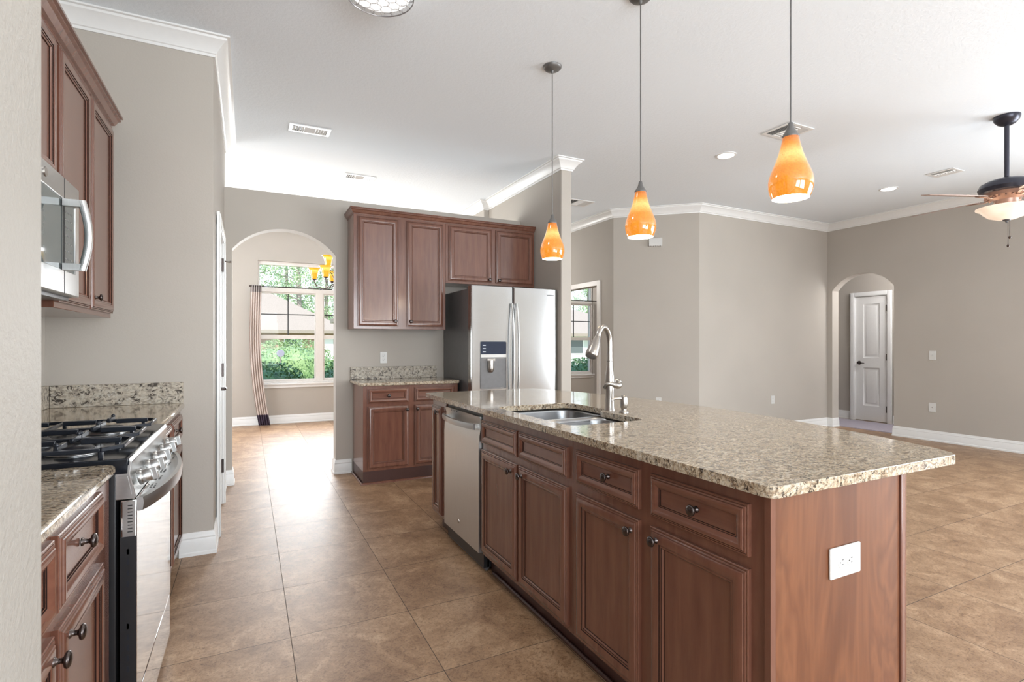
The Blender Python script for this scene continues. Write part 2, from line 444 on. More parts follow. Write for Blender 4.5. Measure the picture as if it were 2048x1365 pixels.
# arched wall between kitchen and dining room
def arch_poly(x0, x1, top, a0, a1, spring, peak, n=28):
    w = (a1 - a0) / 2; h = peak - spring; r = (w * w + h * h) / (2 * h); cx = (a0 + a1) / 2; cz = peak - r
    ang = math.degrees(math.asin(w / r))
    pts = [(x0, 0), (a0, 0)] + arc(cx, cz, r, 90 + ang, 90 - ang, n) + [(a1, 0), (x1, 0), (x1, top), (x0, top)]
    return pts
bm = prism(B(), arch_poly(-.31, 2.764, 2.646, -.126, .757, 2.10, 2.318), 5.31, 5.45, 'y')
struct(finish('wall_arch', bm, M['wall'], angle=20), 'taupe wall with arched opening to the dining room')
# pantry block: wall facing camera, wall with the pantry door
sbox('wall_pantry_front', -1.10, -.186, 3.64, 3.76, 0, CEIL)
bm = fill_extrude(B(), [[(3.7602, 0), (3.96, 0), (3.96, 2.05), (4.72, 2.05), (4.72, 0), (5.309, 0), (5.309, CEIL), (3.7602, CEIL)]], -.31, -.186, 'x')
struct(finish('wall_pantry_side', bm, M['wall']))
sbox('wall_left', -1.12, -.97, -4.1, 3.64, 0, CEIL)
sbox('wall_pantry_inner', -1.5, -1.38, 3.76, 5.45, 0, CEIL)
# wall stub beside the camera
bm = prism(B(), [(-1.1, .34), (-.205, .34)] + [(-.2047 + .021 * math.sin(R(a)), .361 - .021 * math.cos(R(a))) for a in (30, 60, 90)] +
           [(-.2047 + .021 * math.cos(R(a)), .679 + .021 * math.sin(R(a))) for a in (0, 30, 60, 90)] + [(-1.1, .70)], 0, CEIL, 'z')
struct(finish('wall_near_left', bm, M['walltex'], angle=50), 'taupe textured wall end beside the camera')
# dividing wall right of the fridge, with jog
bm = prism(B(), [(2.765, 4.44), (2.885, 4.44), (2.885, 9.1), (2.70, 9.1), (2.70, 6.2), (2.80, 6.2), (2.80, 6.19), (2.80, 4.6), (2.765, 4.6)][:6] + [(2.765, 6.2)], 0, CEIL, 'z')
struct(finish('wall_divider', bm, M['wall'], bevel=.012, seg=3), 'taupe dividing wall beside the refrigerator')
# exterior wall with two window groups
def win_wall(name, x0, x1, y0, y1, holes):
    loops = [[(x0, 0), (x1, 0), (x1, CEIL), (x0, CEIL)]] + [[(a, c), (b, c), (b, d), (a, d)] for a, b, c, d in holes]
    return struct(finish(name, fill_extrude(B(), loops, y0, y1, 'y'), M['wall']))
win_wall('wall_back', -2.7, 11, 9.10, 9.28, [(.14, 1.96, .64, 2.565), (4.62, 6.44, .64, 2.565)])
# unseen dining room left wall, opening added for the side fill
loops = [[(5.45, 0), (9.1, 0), (9.1, CEIL), (5.45, CEIL)], [(6.4, .6), (8.4, .6), (8.4, 2.5), (6.4, 2.5)]]
struct(finish('wall_dining_left', fill_extrude(B(), loops, -2.6, -2.45, 'x'), M['wall']))
sbox('wall_dining_front', -2.44, -.3105, 5.40, 5.52, 0, CEIL)
sbox('wall_pantry_end', -.3103, -.1862, 5.3105, 5.449, 2.647, CEIL)
# living room walls
loops = [[(5.81, 0), (6.17, 0), (6.17, 2.09), (7.15, 2.09), (7.15, 0), (9.1, 0), (9.1, CEIL), (5.81, CEIL)]]
struct(finish('wall_study', fill_extrude(B(), loops, 4.45, 4.57, 'x'), M['wall']), 'taupe wall with opening to the study')
bm = prism(B(), [(4.45, 5.81), (5.27, 5.07), (5.36, 5.165), (4.57, 5.88)], 0, CEIL, 'z')
struct(finish('wall_diagonal', bm, M['wall']), 'taupe diagonal living room wall')
sbox('wall_living_back', 5.27, XR + .14, 5.07, 5.19, 0, CEIL)
w = (4.99 - 4.135) / 2
ap = [(-4.1, 0), (4.135, 0)] + [(-a, b) for a, b in []]
pts = arch_poly(-4.1, 5.07, CEIL, 4.135, 4.99, 2.06, 2.285)
struct(finish('wall_right', fill_extrude(B(), [pts, [(-3.1, .4), (1.1, .4), (1.1, 2.65), (-3.1, 2.65)]], XR, XR + .15, 'x'), M['wall'], angle=20), 'taupe living room wall with small arched opening')
sbox('wall_hall_back', 9.06, 9.18, 3.2, 6.4, 0, CEIL)
sbox('wall_hall_left', XR + .14, 9.1, 6.3, 6.4, 0, CEIL)
sbox('wall_hall_right', XR + .14, 9.1, 3.2, 3.3, 0, CEIL)
sbox('wall_hall_return', XR, XR + .14, 5.07, 6.4, 0, CEIL)
sbox('wall_study_right', 10.9, 11, 5.19, 9.1, 0, CEIL)
# unseen wall behind the camera, window openings placed for the fill lights
loops = [[(-1.12, 0), (8.07, 0), (8.07, CEIL), (-1.12, CEIL)], [(-.85, .3), (1.05, .3), (1.05, 2.6), (-.85, 2.6)], [(1.3, .1), (3.5, .1), (3.5, 2.6), (1.3, 2.6)]]
struct(finish('wall_behind_camera', fill_extrude(B(), loops, -4.25, -4.1, 'y'), M['wall']))
for nm, (a, b, c, d) in {'window_3': (-.85, 1.05, .3, 2.6), 'window_4': (1.3, 3.5, .1, 2.6)}.items():
    bm = B(); n = 3; wd = (b - a) / n
    for k in range(n + 1): box(bm, a + k * wd - .03, a + k * wd + .03, -4.22, -4.14, c, d)
    box(bm, a, b, -4.22, -4.14, c, c + .06); box(bm, a, b, -4.22, -4.14, d - .06, d)
    struct(finish(nm, bm, M['frame']))

bm = B()
for k in range(4): box(bm, XR + .04, XR + .12, -3.1 + k * 1.4 - .03, -3.1 + k * 1.4 + .03, .4, 2.65)
box(bm, XR + .04, XR + .12, -3.1, 1.1, .4, .46); box(bm, XR + .04, XR + .12, -3.1, 1.1, 2.59, 2.65)
struct(finish('window_5', bm, M['frame']))  # unseen window put into the right wall for the fill light
# fill light added to brighten the hall beyond the small arch, no fixture
point_light('hall_fill_light', (8.35, 3.75, 2.35), 52, (.98, .98, 1), .3)
# crown mouldings
CR = [(0, CEIL - .108), (.010, CEIL - .108), (.013, CEIL - .094), (.020, CEIL - .090), (.024, CEIL - .080), (.036, CEIL - .062), (.052, CEIL - .042),
      (.066, CEIL - .030), (.074, CEIL - .024), (.077, CEIL - .012), (.092, CEIL - .010), (.092, CEIL - .0005), (0, CEIL - .0005)]
def trim(name, path, prof, side, label=None, closed=False, mat='trim'):
    return struct(finish(name, sweep(B(), path, prof, side, closed), M[mat], angle=25), label)
trim('trim_1', [(-.97, .71), (-.97, 3.64), (-.186, 3.64), (-.186, 5.40)], CR, -1, 'white crown moulding over the kitchen cabinets')
trim('trim_2', [(2.885, 8.9), (2.885, 4.44), (2.765, 4.44), (2.765, 6.2), (2.70, 6.2), (2.70, 9.1)], CR, 1, 'white crown moulding round the dividing wall')
trim('trim_3', [(4.45, 9.1), (4.45, 5.81), (5.27, 5.07), (XR, 5.07), (XR, -4.1)], CR, -1, 'white crown moulding round the living room')
BB = [(0, 0.0005), (.020, 0.0005), (.020, .018), (.0145, .024), (.0135, .092), (.011, .098), (.0125, .106), (.0085, .116), (.0085, .124), (.004, .135), (0, .135)]
trim('baseboard_pantry', [(-.36, 3.64), (-.186, 3.64), (-.186, 3.90)], BB, -1)
trim('baseboard_arch_left', [(-.186, 4.78), (-.186, 5.31), (-.126, 5.31), (-.126, 5.45), (-.19, 5.45)], BB, -1)
trim('baseboard_arch_right', [(.85, 5.45), (.757, 5.45), (.757, 5.31), (.905, 5.31)], BB, -1)
trim('baseboard_dining', [(-2.45, 9.1), (2.70, 9.1), (2.70, 6.2)], BB, -1)
trim('baseboard_divider', [(2.885, 9.1), (2.885, 4.44), (2.80, 4.44)], BB, 1)
trim('baseboard_study', [(4.45, 6.08), (4.45, 5.81), (5.27, 5.07), (XR, 5.07), (XR, 4.99), (XR + .15, 4.99)], BB, -1)
trim('baseboard_right', [(XR + .15, 4.135), (XR, 4.135), (XR, -4.1)], BB, -1)
trim('baseboard_hall', [(9.06, 6.3), (9.06, 5.375)], BB, -1)
trim('baseboard_hall_right', [(9.06, 4.735), (9.06, 3.3)], BB, -1)
trim('baseboard_study_far', [(4.57, 9.1), (10.9, 9.1)], BB, -1)
trim('baseboard_left', [(-.97, .0), (-.97, -4.1)], BB, 1)

# window groups in the back wall
def window_unit(name, xo, label):
    """xo: left end of the opening (1.82 m wide) ; white vinyl twin single-hung with transom"""
    root = bpy.data.objects.new(name, None); COL.objects.link(root); root.location = (xo, 9.13, 0); struct(root, label)
    g = .04
    bm = B()
    L = 1.82
    for a, b, c, d in ((0, .024, .64, 2.565), (L - .024, L, .64, 2.565), (0, L, 2.505, 2.565), (0, L, .64, .668), (0, L, 2.08, 2.15), (L / 2 - .06, L / 2 + .06, .66, 2.10)):
        box(bm, a, b, .0, .07, c, d)
    finish('window_frame', bm, M['frame'], root, bevel=.004)
    for k, (a, b) in enumerate(((.024, L / 2 - .06), (L / 2 + .06, L - .024))):
        bm = B()
        for p in ((a, a + .018, .668, 1.40), (b - .018, b, .668, 1.40), (a, b, 1.34, 1.402), (a, b, .668, .70), (a, a + .014, 1.40, 2.08), (b - .014, b, 1.40, 2.08), (a, b, 2.06, 2.08)):
            box(bm, p[0], p[1], .015, .055, p[2], p[3])
        s = finish('window_sash', bm, M['frame'], root, bevel=.003)
        bm = B(); m = (a + b) / 2
        box(bm, m - .008, m + .008, .03, .045, 1.40, 2.06); box(bm, a + .014, b - .014, .03, .045, 1.722, 1.738)
        finish('muntin', bm, M['black'], s)
        finish('pane', box(B(), a + .014, b - .014, .036, .04, .70, 2.06), M['glass'], s)
    finish('transom_pane', box(B(), .024, L - .024, .036, .04, 2.15, 2.505), M['glass'], root)
    bm = B(); box(bm, -.02, L + .02, -.075, 0, .615, .642); box(bm, 0, L, -.047, -.03, .565, .615)
    finish('window_sill', bm, M['trim'], root, bevel=.004)
window_unit('window_1', .14, 'twin white window with transom in the dining room')
window_unit('window_2', 4.62, 'twin window with transom in the study beyond the opening')
bm = B()
for p in ((6.10, 6.17, 0, 2.16), (7.15, 7.22, 0, 2.16), (6.10, 7.22, 2.09, 2.16)): box(bm, 4.43, 4.45, p[0], p[1], p[2], p[3])
for p in ((6.155, 6.17, 0, 2.09), (7.15, 7.165, 0, 2.09), (6.155, 7.165, 2.09, 2.105)): box(bm, 4.449, 4.575, p[0], p[1], p[2], p[3])
struct(finish('trim_4', bm, M['frame'], bevel=.003), 'pale casing round the study opening')

# doors -------------------------------------------------
PANEL_RINGS = [(0, 0), (.006, -.006), (.020, -.010), (.034, -.010), (.050, -.002), (.056, -.001)]
def panel_door(bm, w, h, th, panels):
    """front at y=0, panels list of (x0,x1,z0,z1) drawn recessed"""
    xs = sorted({0, w} | {p[0] for p in panels} | {p[1] for p in panels}); zs = sorted({0, h} | {p[2] for p in panels} | {p[3] for p in panels})
    V = {}
    def v(x, z, y=0):
        k = (round(x, 4), round(z, 4), round(y, 4))
        if k not in V: V[k] = bm.verts.new((x, y, z))
        return V[k]
    for i in range(len(xs) - 1):
        for j in range(len(zs) - 1):
            a, b, c, d = xs[i], xs[i + 1], zs[j], zs[j + 1]
            if (a, b, c, d) in [tuple(p) for p in panels]:
                prev = None
                for ins, dep in PANEL_RINGS:
                    q = [v(a + ins, c + ins, -dep), v(b - ins, c + ins, -dep), v(b - ins, d - ins, -dep), v(a + ins, d - ins, -dep)]
                    if prev:
                        for k in range(4):
                            bm.faces.new((prev[k], prev[(k + 1) % 4], q[(k + 1) % 4], q[k]))
                    prev = q
                bm.faces.new(prev)
            else: bm.faces.new((v(a, c), v(b, c), v(b, d), v(a, d)))
    # sides + back
    b = [bm.verts.new(p) for p in ((0, th, 0), (w, th, 0), (w, th, h), (0, th, h))]
    bm.faces.new(b)
    bm.faces.new([v(x, 0) for x in xs] + [b[1], b[0]]); bm.faces.new([v(x, h) for x in xs] + [b[2], b[3]])
    bm.faces.new([v(0, z) for z in zs] + [b[3], b[0]]); bm.faces.new([v(w, z) for z in zs] + [b[2], b[1]])
    return bm
def room_door(name, label, loc, rz, w, lever_x, hinge_x, hinge_zs=(.22, 1.05, 1.83), lever_dir=1):
    """local: door in the xz plane, facing -y"""
    root = bpy.data.objects.new(name, None); COL.objects.link(root); root.location = loc; root.rotation_euler = (0, 0, R(rz)); struct(root, label)
    s = finish('door_slab', panel_door(B(), w, 2.02, .035, [(.12, w - .12, .24, .86), (.12, w - .12, 1.02, 1.90)]), M['door_white'], root, loc=(0, .012, .012))
    bm = B()
    for a, b, c, d in ((-.075, -.004, 0, 2.11), (w + .004, w + .075, 0, 2.11), (-.004, w + .004, 2.04, 2.11)):
        box(bm, a, b, -.018, 0, c, d)
        box(bm, a + .012, b - .012 if b - a < .1 else b, -.024, -.018, c + (.012 if c else 0), d - .012)
    box(bm, -.004, 0, -.0, .11, 0, 2.04); box(bm, w, w + .004, -.0, .11, 0, 2.04); box(bm, 0, w, 0, .11, 2.036, 2.04)
    finish('door_casing', bm, M['trim'], root, bevel=.003)
    for z in hinge_zs:
        bm = B(); box(bm, hinge_x - .012, hinge_x + .012, -.004, .012, z - .05, z + .05); lathe(bm, [(.006, -.052), (.006, .052)], (hinge_x, -.006, z), n=8)
        finish('hinge', bm, M['bronze'], root)
    bm = B(); lathe(bm, [(.0, .012), (.032, .012), (.032, .006), (.026, 0), (.011, -.004), (.011, -.045), (.0, -.045)], (lever_x, 0, .95), 'y', 20)
    d = lever_dir
    tube(bm, [(lever_x, -.042, .95), (lever_x + d * .03, -.046, .952), (lever_x + d * .07, -.044, .948), (lever_x + d * .105, -.040, .946)], [.009, .009, .007, .006], 8)
    finish('door_lever', bm, M['bronze'], root)
    return root
room_door('door_1', 'white two-panel door with black lever beyond the small arch', (9.036, 5.30, 0), -90, .49, .06, .485, lever_dir=1)
pd = room_door('door_2', 'white two-panel pantry door seen edge-on', (-.180, 3.97, 0), 90, .74, .07, .735, hinge_zs=(.30, 1.05, 1.87), lever_dir=1)
o = tag(finish('door_stop', tube(B(), [(-.172, 4.72, 1.905), (-.135, 4.735, 1.90), (-.120, 4.742, 1.905)], [.007, .006, .009], 8), M['nickel']), 'small metal hinge pin door stop at top of the pantry door', 'door stop')
sbox('floor_hall_carpet', XR + .16, 8.93, 3.3, 6.3, 0, .012, mat='carpet', label='mauve grey carpet in the hall')

# ================================================================== KITCHEN CABINETS
DR = [(0, 0), (0, .011), (.0015, .0125), (.005, .0125), (.006, .0110), (.0072, .0145), (.011, .0155), (.0120, .0140), (.0135, .0175), (.020, .0195), (.030, .0200),
      (.040, .0190), (.044, .0172), (.0455, .0145), (.047, .0152), (.052, .0150), (.0532, .0128), (.058, .0090), (.0592, .0062), (.0612, .0060)]
DRG = {4, 7, 13, 16, 18}
DW_ = [(0, 0), (0, .011), (.0015, .0125), (.005, .0125), (.006, .0110), (.0072, .0145), (.011, .0155), (.0120, .0140), (.0135, .0180), (.018, .0195),
       (.023, .0190), (.030, .0165), (.038, .0110), (.0392, .0090), (.042, .0090), (.0432, .0062), (.045, .0060)]
DWG = {4, 7, 13, 15}
def front_mesh(w, h, rings, g):
    bm = B(); prev = None
    for i, (ins, out) in enumerate(rings):
        q = [bm.verts.new(p) for p in ((ins, -out, ins), (w - ins, -out, ins), (w - ins, -out, h - ins), (ins, -out, h - ins))]
        if prev:
            for k in range(4):
                f = bm.faces.new((prev[k], prev[(k + 1) % 4], q[(k + 1) % 4], q[k]))
                f.material_index = 1 if i in g else 0
        else: bm.faces.new(q)
        prev = q
    bm.faces.new(prev)
    return bm
KN = None
def knob(parent, x, z, y=-.020):
    global KN
    if KN is None:
        bm = lathe(B(), [(0, 0), (.0095, 0), (.0095, -.003), (.006, -.006), (.005, -.013), (.007, -.017), (.0145, -.0195), (.0165, -.023), (.0150, -.027), (.009, -.0295), (0, -.0302)], axis='y', n=20)
        KN = finish('knob', bm, M['bronze'], parent, loc=(x, y, z), angle=60); return KN
    o = KN.copy(); COL.objects.link(o); o.parent = parent; o.location = (x, y, z)
    o.name = 'knob'
    return o
def cabinet(name, label, cat, loc, rz, w, depth, z0, z1, fronts, toe=None, group=None, hollow=False):
    root = thing(name, label, cat, loc, rz, group)
    bm = B()
    if hollow:
        for b_ in ((0, w, 0, .02, z0, z1), (0, .016, .02, depth, z0, z1), (w - .016, w, .02, depth, z0, z1), (.016, w - .016, depth - .01, depth, z0, z1), (.016, w - .016, .02, depth - .01, z0, z0 + .016)): box(bm, *b_)
    else: box(bm, 0, w, 0, depth, z0, z1)
    finish('carcass', bm, M['wood'], root, bevel=.0015, seg=1)
    if toe:
        finish('toe_kick', box(B(), toe[0], toe[1], toe[2], depth - .01, .001, z0), M['toe'], root)
    for f in fronts:
        kind, x0, x1, a, b = f[:5]
        if kind == 'door': d = finish('door', front_mesh(x1 - x0, b - a, DR, DRG), [M['wood'], M['glaze']], root, loc=(x0, 0, a), angle=20)
        else: d = finish('drawer', front_mesh(x1 - x0, b - a, DW_, DWG), [M['wood_h'], M['glaze']], root, loc=(x0, 0, a), angle=20)
        if len(f) > 5: knob(d, f[5] - x0, f[6] - a, -.0085 if kind == 'drawer' else -.0175)
    return root

# island (local x runs from the far end towards the camera; front faces the aisle)
IX = 1.150
def isl(y): return 3.52 - y      # world y -> local x with origin at y=3.52
ZB = .100
c = cabinet('island_cabinet', 'narrow cherry island cabinet at the far end beside the dishwasher', 'cabinet', (IX, 3.52, 0), -90, .275, .57, ZB, .877,
        [('door', .018, .200, .118, .835, .160, .800)], toe=(.05, .275, .05))
c = cabinet('island_cabinet', 'cherry island sink cabinet with two blank drawer fronts right of the dishwasher', 'cabinet', (IX, 2.652, 0), -90, .892, .57, ZB, .877,
        [('drawer', .005, .425, .722, .838), ('drawer', .443, .868, .700, .838), ('door', .005, .425, .122, .682, .368, .642), ('door', .443, .868, .122, .668, .484, .634)][:0] +
        [('drawer', .005, .425, .712, .838), ('drawer', .443, .868, .712, .838), ('door', .005, .425, .122, .678, .375, .640), ('door', .443, .868, .122, .678, .487, .640)], toe=(0, .892, .05), hollow=True)
c = cabinet('island_cabinet', 'nearest cherry island cabinet with two knobbed drawers and wood grain end panel', 'cabinet', (IX, 1.758, 0), -90, .868, .57, ZB, .877,
        [('drawer', .035, .405, .710, .840, .238, .780), ('drawer', .459, .826, .706, .840, .649, .778), ('door', .035, .405, .118, .674, .373, .634), ('door', .459, .826, .118, .674, .494, .640)], toe=(0, .868, .05))
# end panel and corner post on the nearest cabinet (local y = depth to world +X)
bm = B(); box(bm, .869, .884, -.005, .552, .001, .877)
finish('end_panel', bm, M['panel'], c, bevel=.001, seg=1)
bm = B(); box(bm, .869, .890, .555, .575, .001, .877)
finish('corner_post', bm, M['wood'], c, bevel=.003)
finish('stile', box(B(), .869, .886, -.006, .012, .001, .877), M['wood'], c)
# toe moulding strip along the island
o = tag(finish('toe_molding', tube(B(), [(1.189, .90, .010), (1.189, 2.60, .010)], (.009), 10), M['toe']), 'dark rounded toe moulding on the floor under the island cabinets', 'molding')
bm = B(); box(bm, 1.725, 1.745, .875, 3.52, .001, .876)
for k in range(4): box(bm, 1.745, 1.752, .90 + k * .655, 1.50 + k * .655, .12, .80)
tag(finish('island_back_panel', bm, M['panel'], bevel=.002), 'wood back panel of the island on the living room side', 'panel')

# island worktop: bowed bar side, two-bowl sink cutout
def bow(y): return 2.0 + .25 * (1 - ((y - 2.22) / 1.36) ** 2)
out = [(1.145, .845)] + [(1.145 - .030 * math.sin(R(a)), .875 - .030 * math.cos(R(a))) for a in (30, 60, 90)]
out += [(1.115, 3.58)] + [(1.145 - .03 * math.cos(R(a)), 3.58 + .03 * math.sin(R(a))) for a in (30, 60, 90)]
out += [(1.95, 3.61), (1.995, 3.595)]
ys = [3.56 - k * .136 for k in range(20)]
out += [(bow(y), y) for y in ys] + [(bow(.93), .93), (1.985, .868), (1.955, .846)]
def rpoly(pts, rs, n=4):
    res = []
    m = len(pts)
    for i, (p, r) in enumerate(zip(pts, rs)):
        P, A, Bq = Vector(p), Vector(pts[i - 1]), Vector(pts[(i + 1) % m])
        d1 = (A - P).normalized(); d2 = (Bq - P).normalized(); s = P + d1 * r; e = P + d2 * r
        for k in range(n + 1):
            t_ = k / n; q = (1 - t_) ** 2 * s + 2 * t_ * (1 - t_) * P + t_ * t_ * e; res.append((q.x, q.y))
    return res
cut = rpoly([(1.205, 1.865), (1.615, 1.865), (1.615, 2.225), (1.685, 2.255), (1.685, 2.62), (1.205, 2.62)], [.07, .06, .02, .04, .09, .07])
bm = fill_extrude(B(), [out, cut], .8775, .907)
tag(finish('island_countertop', bm, M['granite'], bevel=.009, seg=3), 'long speckled granite island worktop with bowed bar side and sink cutout', 'countertop')
# sink
sk = thing('kitchen_sink', 'undermount stainless double bowl sink set in the granite island', 'sink', (1.42, 2.24, .8))
def bowl(x0, x1, y0, y1, zt, zb, r, nm):
    bm = B(); rings = []
    lv = [(.0, zt), (.004, zt - .02), (.014, zb + .05), (.030, zb + .012), (.06, zb)]
    for ins, z in lv:
        rings.append([bm.verts.new((px - 1.42, py - 2.24, z - .8)) for px, py in rrect(x0 + ins, x1 - ins, y0 + ins, y1 - ins, max(.02, r - ins * .4), 6)])
    k = len(rings[0])
    for a, b in zip(rings, rings[1:]):
        for i in range(k): bm.faces.new((a[i], a[(i + 1) % k], b[(i + 1) % k], b[i]))
    bm.faces.new(rings[-1])
    o = finish(nm, bm, M['sink'], sk, angle=60)
    sm = o.modifiers.new('solid', 'SOLIDIFY'); sm.thickness = .002; sm.offset = 1
    cx, cy = (x0 + x1) / 2, (y0 + y1) / 2
    finish('drain', lathe(B(), [(0, .002), (.02, .002), (.042, .004), (.045, .001), (.045, 0)], (cx - 1.42, cy - 2.24, zb - .8), n=24), M['nickel'], o)
bowl(1.195, 1.70, 2.252, 2.635, .8765, .68, .09, 'bowl')
bowl(1.195, 1.632, 1.85, 2.222, .8765, .72, .08, 'bowl')
bm = B(); box(bm, 1.20 - 1.42, 1.625 - 1.42, -.022, .014, .055, .066)
finish('bowl_divider', bm, M['sink'], sk, bevel=.005, seg=3)

# faucet
fa = thing('kitchen_faucet', 'brushed nickel gooseneck pull-down faucet behind the sink', 'faucet', (1.68, 2.225, .907))
bm = lathe(B(), [(0, 0), (.0285, 0), (.0285, .004), (.026, .008), (.024, .03), (.0225, .07), (.0235, .10), (.027, .125), (.024, .145), (.018, .150)], n=24)
finish('base', bm, M['nickel'], fa, angle=60)
D = Vector((-.145, -.067, 0)).normalized(); reach = .155
pts = [(0, 0, .125), (0, 0, .150), (0, 0, .175), (0, 0, .200), (0, 0, .225), (0, 0, .26), (0, 0, .30), (0, 0, .335)]
rads = [.022, .0255, .0240, .0195, .0160, .0145, .0140, .0140]
rc = reach * .42
for k in range(1, 13):
    a = R(160 * k / 12); p = D * (rc - rc * math.cos(a)); pts.append((p.x, p.y, .345 + rc * 1.30 * math.sin(a))); rads.append(.0142)
finish('spout', tube(B(), pts, rads, 18), M['nickel'], fa, angle=60)
finish('collar', lathe(B(), [(.0142, .253), (.0150, .254), (.0150, .256), (.0142, .257)], n=24, closed=True), M['cordgrey'], fa)
e = Vector(pts[-1]); dv = (Vector(pts[-1]) - Vector(pts[-2])).normalized(); dv = (dv + D * .30).normalized()
bm = tube(B(), [e - dv * .010, e + dv * .012, e + dv * .045, e + dv * .085, e + dv * .104, e + dv * .112, e + dv * .114], [.0142, .0188, .0262, .0308, .0308, .0285, .0220], 20)
finish('spray_head', bm, M['nickel'], fa, angle=60)
bm = B(); lp = []
for k in range(32):
    a = 2 * PI * k / 32
    lp.append((.043 * math.cos(a) + .010, .020 * math.sin(a) - .004, .133 + .006 * math.cos(a) + .010 * math.sin(2 * a)))
tube(bm, lp, [(.0135 + .005 * math.cos(2 * PI * k / 32), .0135 + .006 * math.cos(2 * PI * k / 32)) for k in range(32)], 12, closed=True)
finish('loop_handle', bm, M['nickel'], fa, angle=60)
fs = thing('soap_dispenser', 'small brushed nickel soap dispenser right of the faucet', 'soap dispenser', (1.685, 2.115, .907))
finish('base', lathe(B(), [(0, 0), (.021, 0), (.021, .004), (.012, .010), (.011, .016), (.0150, .022), (.0165, .045), (.0155, .066), (.012, .073), (0, .074)], n=20), M['nickel'], fs, angle=60); fs.scale = (1.15, 1.15, 1.15)
finish('spout', tube(B(), [(0, 0, .058), (-.020, .003, .064), (-.045, .006, .062), (-.062, .008, .055)], [.008, .0065, .005, .0045], 10), M['nickel'], fs, angle=60)

# back wall cabinets
FW = 4.785
cabinet('base_cabinet', 'cherry base cabinet with two drawers under the small granite counter left of the refrigerator', 'cabinet', (.915, FW, 0), 0, .895, .520, .115, .877,
        [('drawer', .040, .412, .720, .853, .226, .787), ('drawer', .466, .858, .720, .853, .662, .787), ('door', .040, .412, .135, .695, .392, .655), ('door', .466, .858, .135, .695, .488, .655)], toe=(.0, .895, .002))
bm = B(); sweep(bm, [(.905, 5.30), (.905, FW - .004), (1.80, FW - .004)], [(0, .001), (.010, .001), (.008, .012), (0, .018)], 1 * -1)
tag(finish('shoe_molding', bm, M['wood']), 'thin wooden shoe moulding round the base of the small cabinet', 'molding')
bm = fill_extrude(B(), [[(.886, 5.309), (.886, 4.80), (.902, 4.757), (1.80, 4.745), (1.818, 4.76), (1.818, 5.309)]], .878, .907)
tag(finish('countertop', bm, M['granite'], bevel=.008, seg=3), 'small speckled granite counter left of the refrigerator', 'countertop')
tag(finish('backsplash', box(B(), .892, 1.765, 5.288, 5.309, .9075, 1.028), M['granite_wall'], bevel=.002), 'short granite backsplash on the wall left of the refrigerator', 'backsplash')
UY = 4.985
cabinet('wall_cabinet', 'tall two-door cherry wall cabinet left of the refrigerator', 'cabinet', (.868, UY, 0), 0, .887, .322, 1.395, 2.452,
        [('door', .035, .415, 1.418, 2.436, .380, 1.470), ('door', .492, .862, 1.418, 2.436, .530, 1.470)])
cabinet('wall_cabinet', 'short two-door cherry wall cabinet above the refrigerator', 'cabinet', (1.756, UY, 0), 0, 1.004, .322, 1.862, 2.452,
        [('door', .032, .500, 1.885, 2.436, .470, 1.915), ('door', .545, .985, 1.885, 2.436, .578, 1.915)])
CCR = [(0, 0), (.004, 0), (.004, .010), (.012, .014), (.022, .034), (.030, .040), (.030, .050), (.036, .052), (.036, .060), (0, .060)]
def ccrown(name, path, z, side, label, k=1.):
    return tag(finish(name, sweep(B(), path, [(o * k, z + h * k) for o, h in CCR], side), [M['wood']], angle=20), label, 'molding')
ccrown('cabinet_crown', [(.868, 5.308), (.868, UY), (2.762, UY)], 2.4525, -1, 'cherry crown moulding on top of the wall cabinets over the refrigerator')
# left run ------------------------------------------------
LX = -.353
cabinet('base_cabinet', 'cherry base cabinet with drawer and paired knobs nearest the camera beside the range', 'cabinet', (LX, .95, 0), 90, .905, .60, .10, .877,
        [('drawer', .02, .385, .705, .862, .20, .79), ('drawer', .410, .770, .705, .862, .590, .790), ('door', .02, .385, .12, .672, .352, .636), ('door', .410, .780, .12, .672, .455, .640)], toe=(0, .905, .07))
cabinet('base_cabinet', 'cherry base cabinet in the corner between the range and the pantry wall', 'cabinet', (LX, 2.645, 0), 90, .985, .60, .10, .877,
        [('drawer', .05, .455, .715, .850, .25, .785), ('drawer', .49, .92, .715, .850, .700, .785), ('door', .05, .455, .12, .690, .42, .640), ('door', .49, .92, .12, .690, .53, .640)], toe=(0, .985, .07))
bm = fill_extrude(B(), [[(-.968, .70), (-.335, .70), (-.335, 1.835), (-.350, 1.857), (-.968, 1.857)]], .878, .907)
tag(finish('countertop', bm, M['granite'], bevel=.009, seg=3), 'speckled granite counter on the near side of the gas range', 'countertop')
bm = fill_extrude(B(), [[(-.968, 2.642), (-.345, 2.642), (-.330, 2.66), (-.330, 3.60), (-.345, 3.638), (-.968, 3.638)]], .878, .907)
tag(finish('countertop', bm, M['granite'], bevel=.009, seg=3), 'speckled granite counter between the gas range and the pantry wall', 'countertop')
tag(finish('backsplash', box(B(), -.946, -.338, 3.618, 3.639, .9075, 1.028), M['granite_wall'], bevel=.002), 'short granite backsplash on the pantry wall', 'backsplash')
tag(finish('backsplash', box(B(), -.969, -.948, .70, 3.639, .9075, 1.028), M['granite_wall'], bevel=.002), 'long granite backsplash on the left wall behind the range', 'backsplash')
UX = -.655
cabinet('wall_cabinet', 'tall two-door cherry wall cabinet right of the microwave', 'cabinet', (UX, 2.555, 0), 90, .925, .314, 1.388, 2.405,
        [('door', .020, .455, 1.412, 2.392, .042, 1.47), ('door', .480, .912, 1.412, 2.392, .520, 1.468)][0:2])
cabinet('wall_cabinet', 'short cherry wall cabinet above the microwave', 'cabinet', (UX, 1.79, 0), 90, .764, .314, 1.845, 2.405,
        [('door', .018, .372, 1.865, 2.392, .352, 1.90), ('door', .392, .746, 1.865, 2.392, .412, 1.90)])
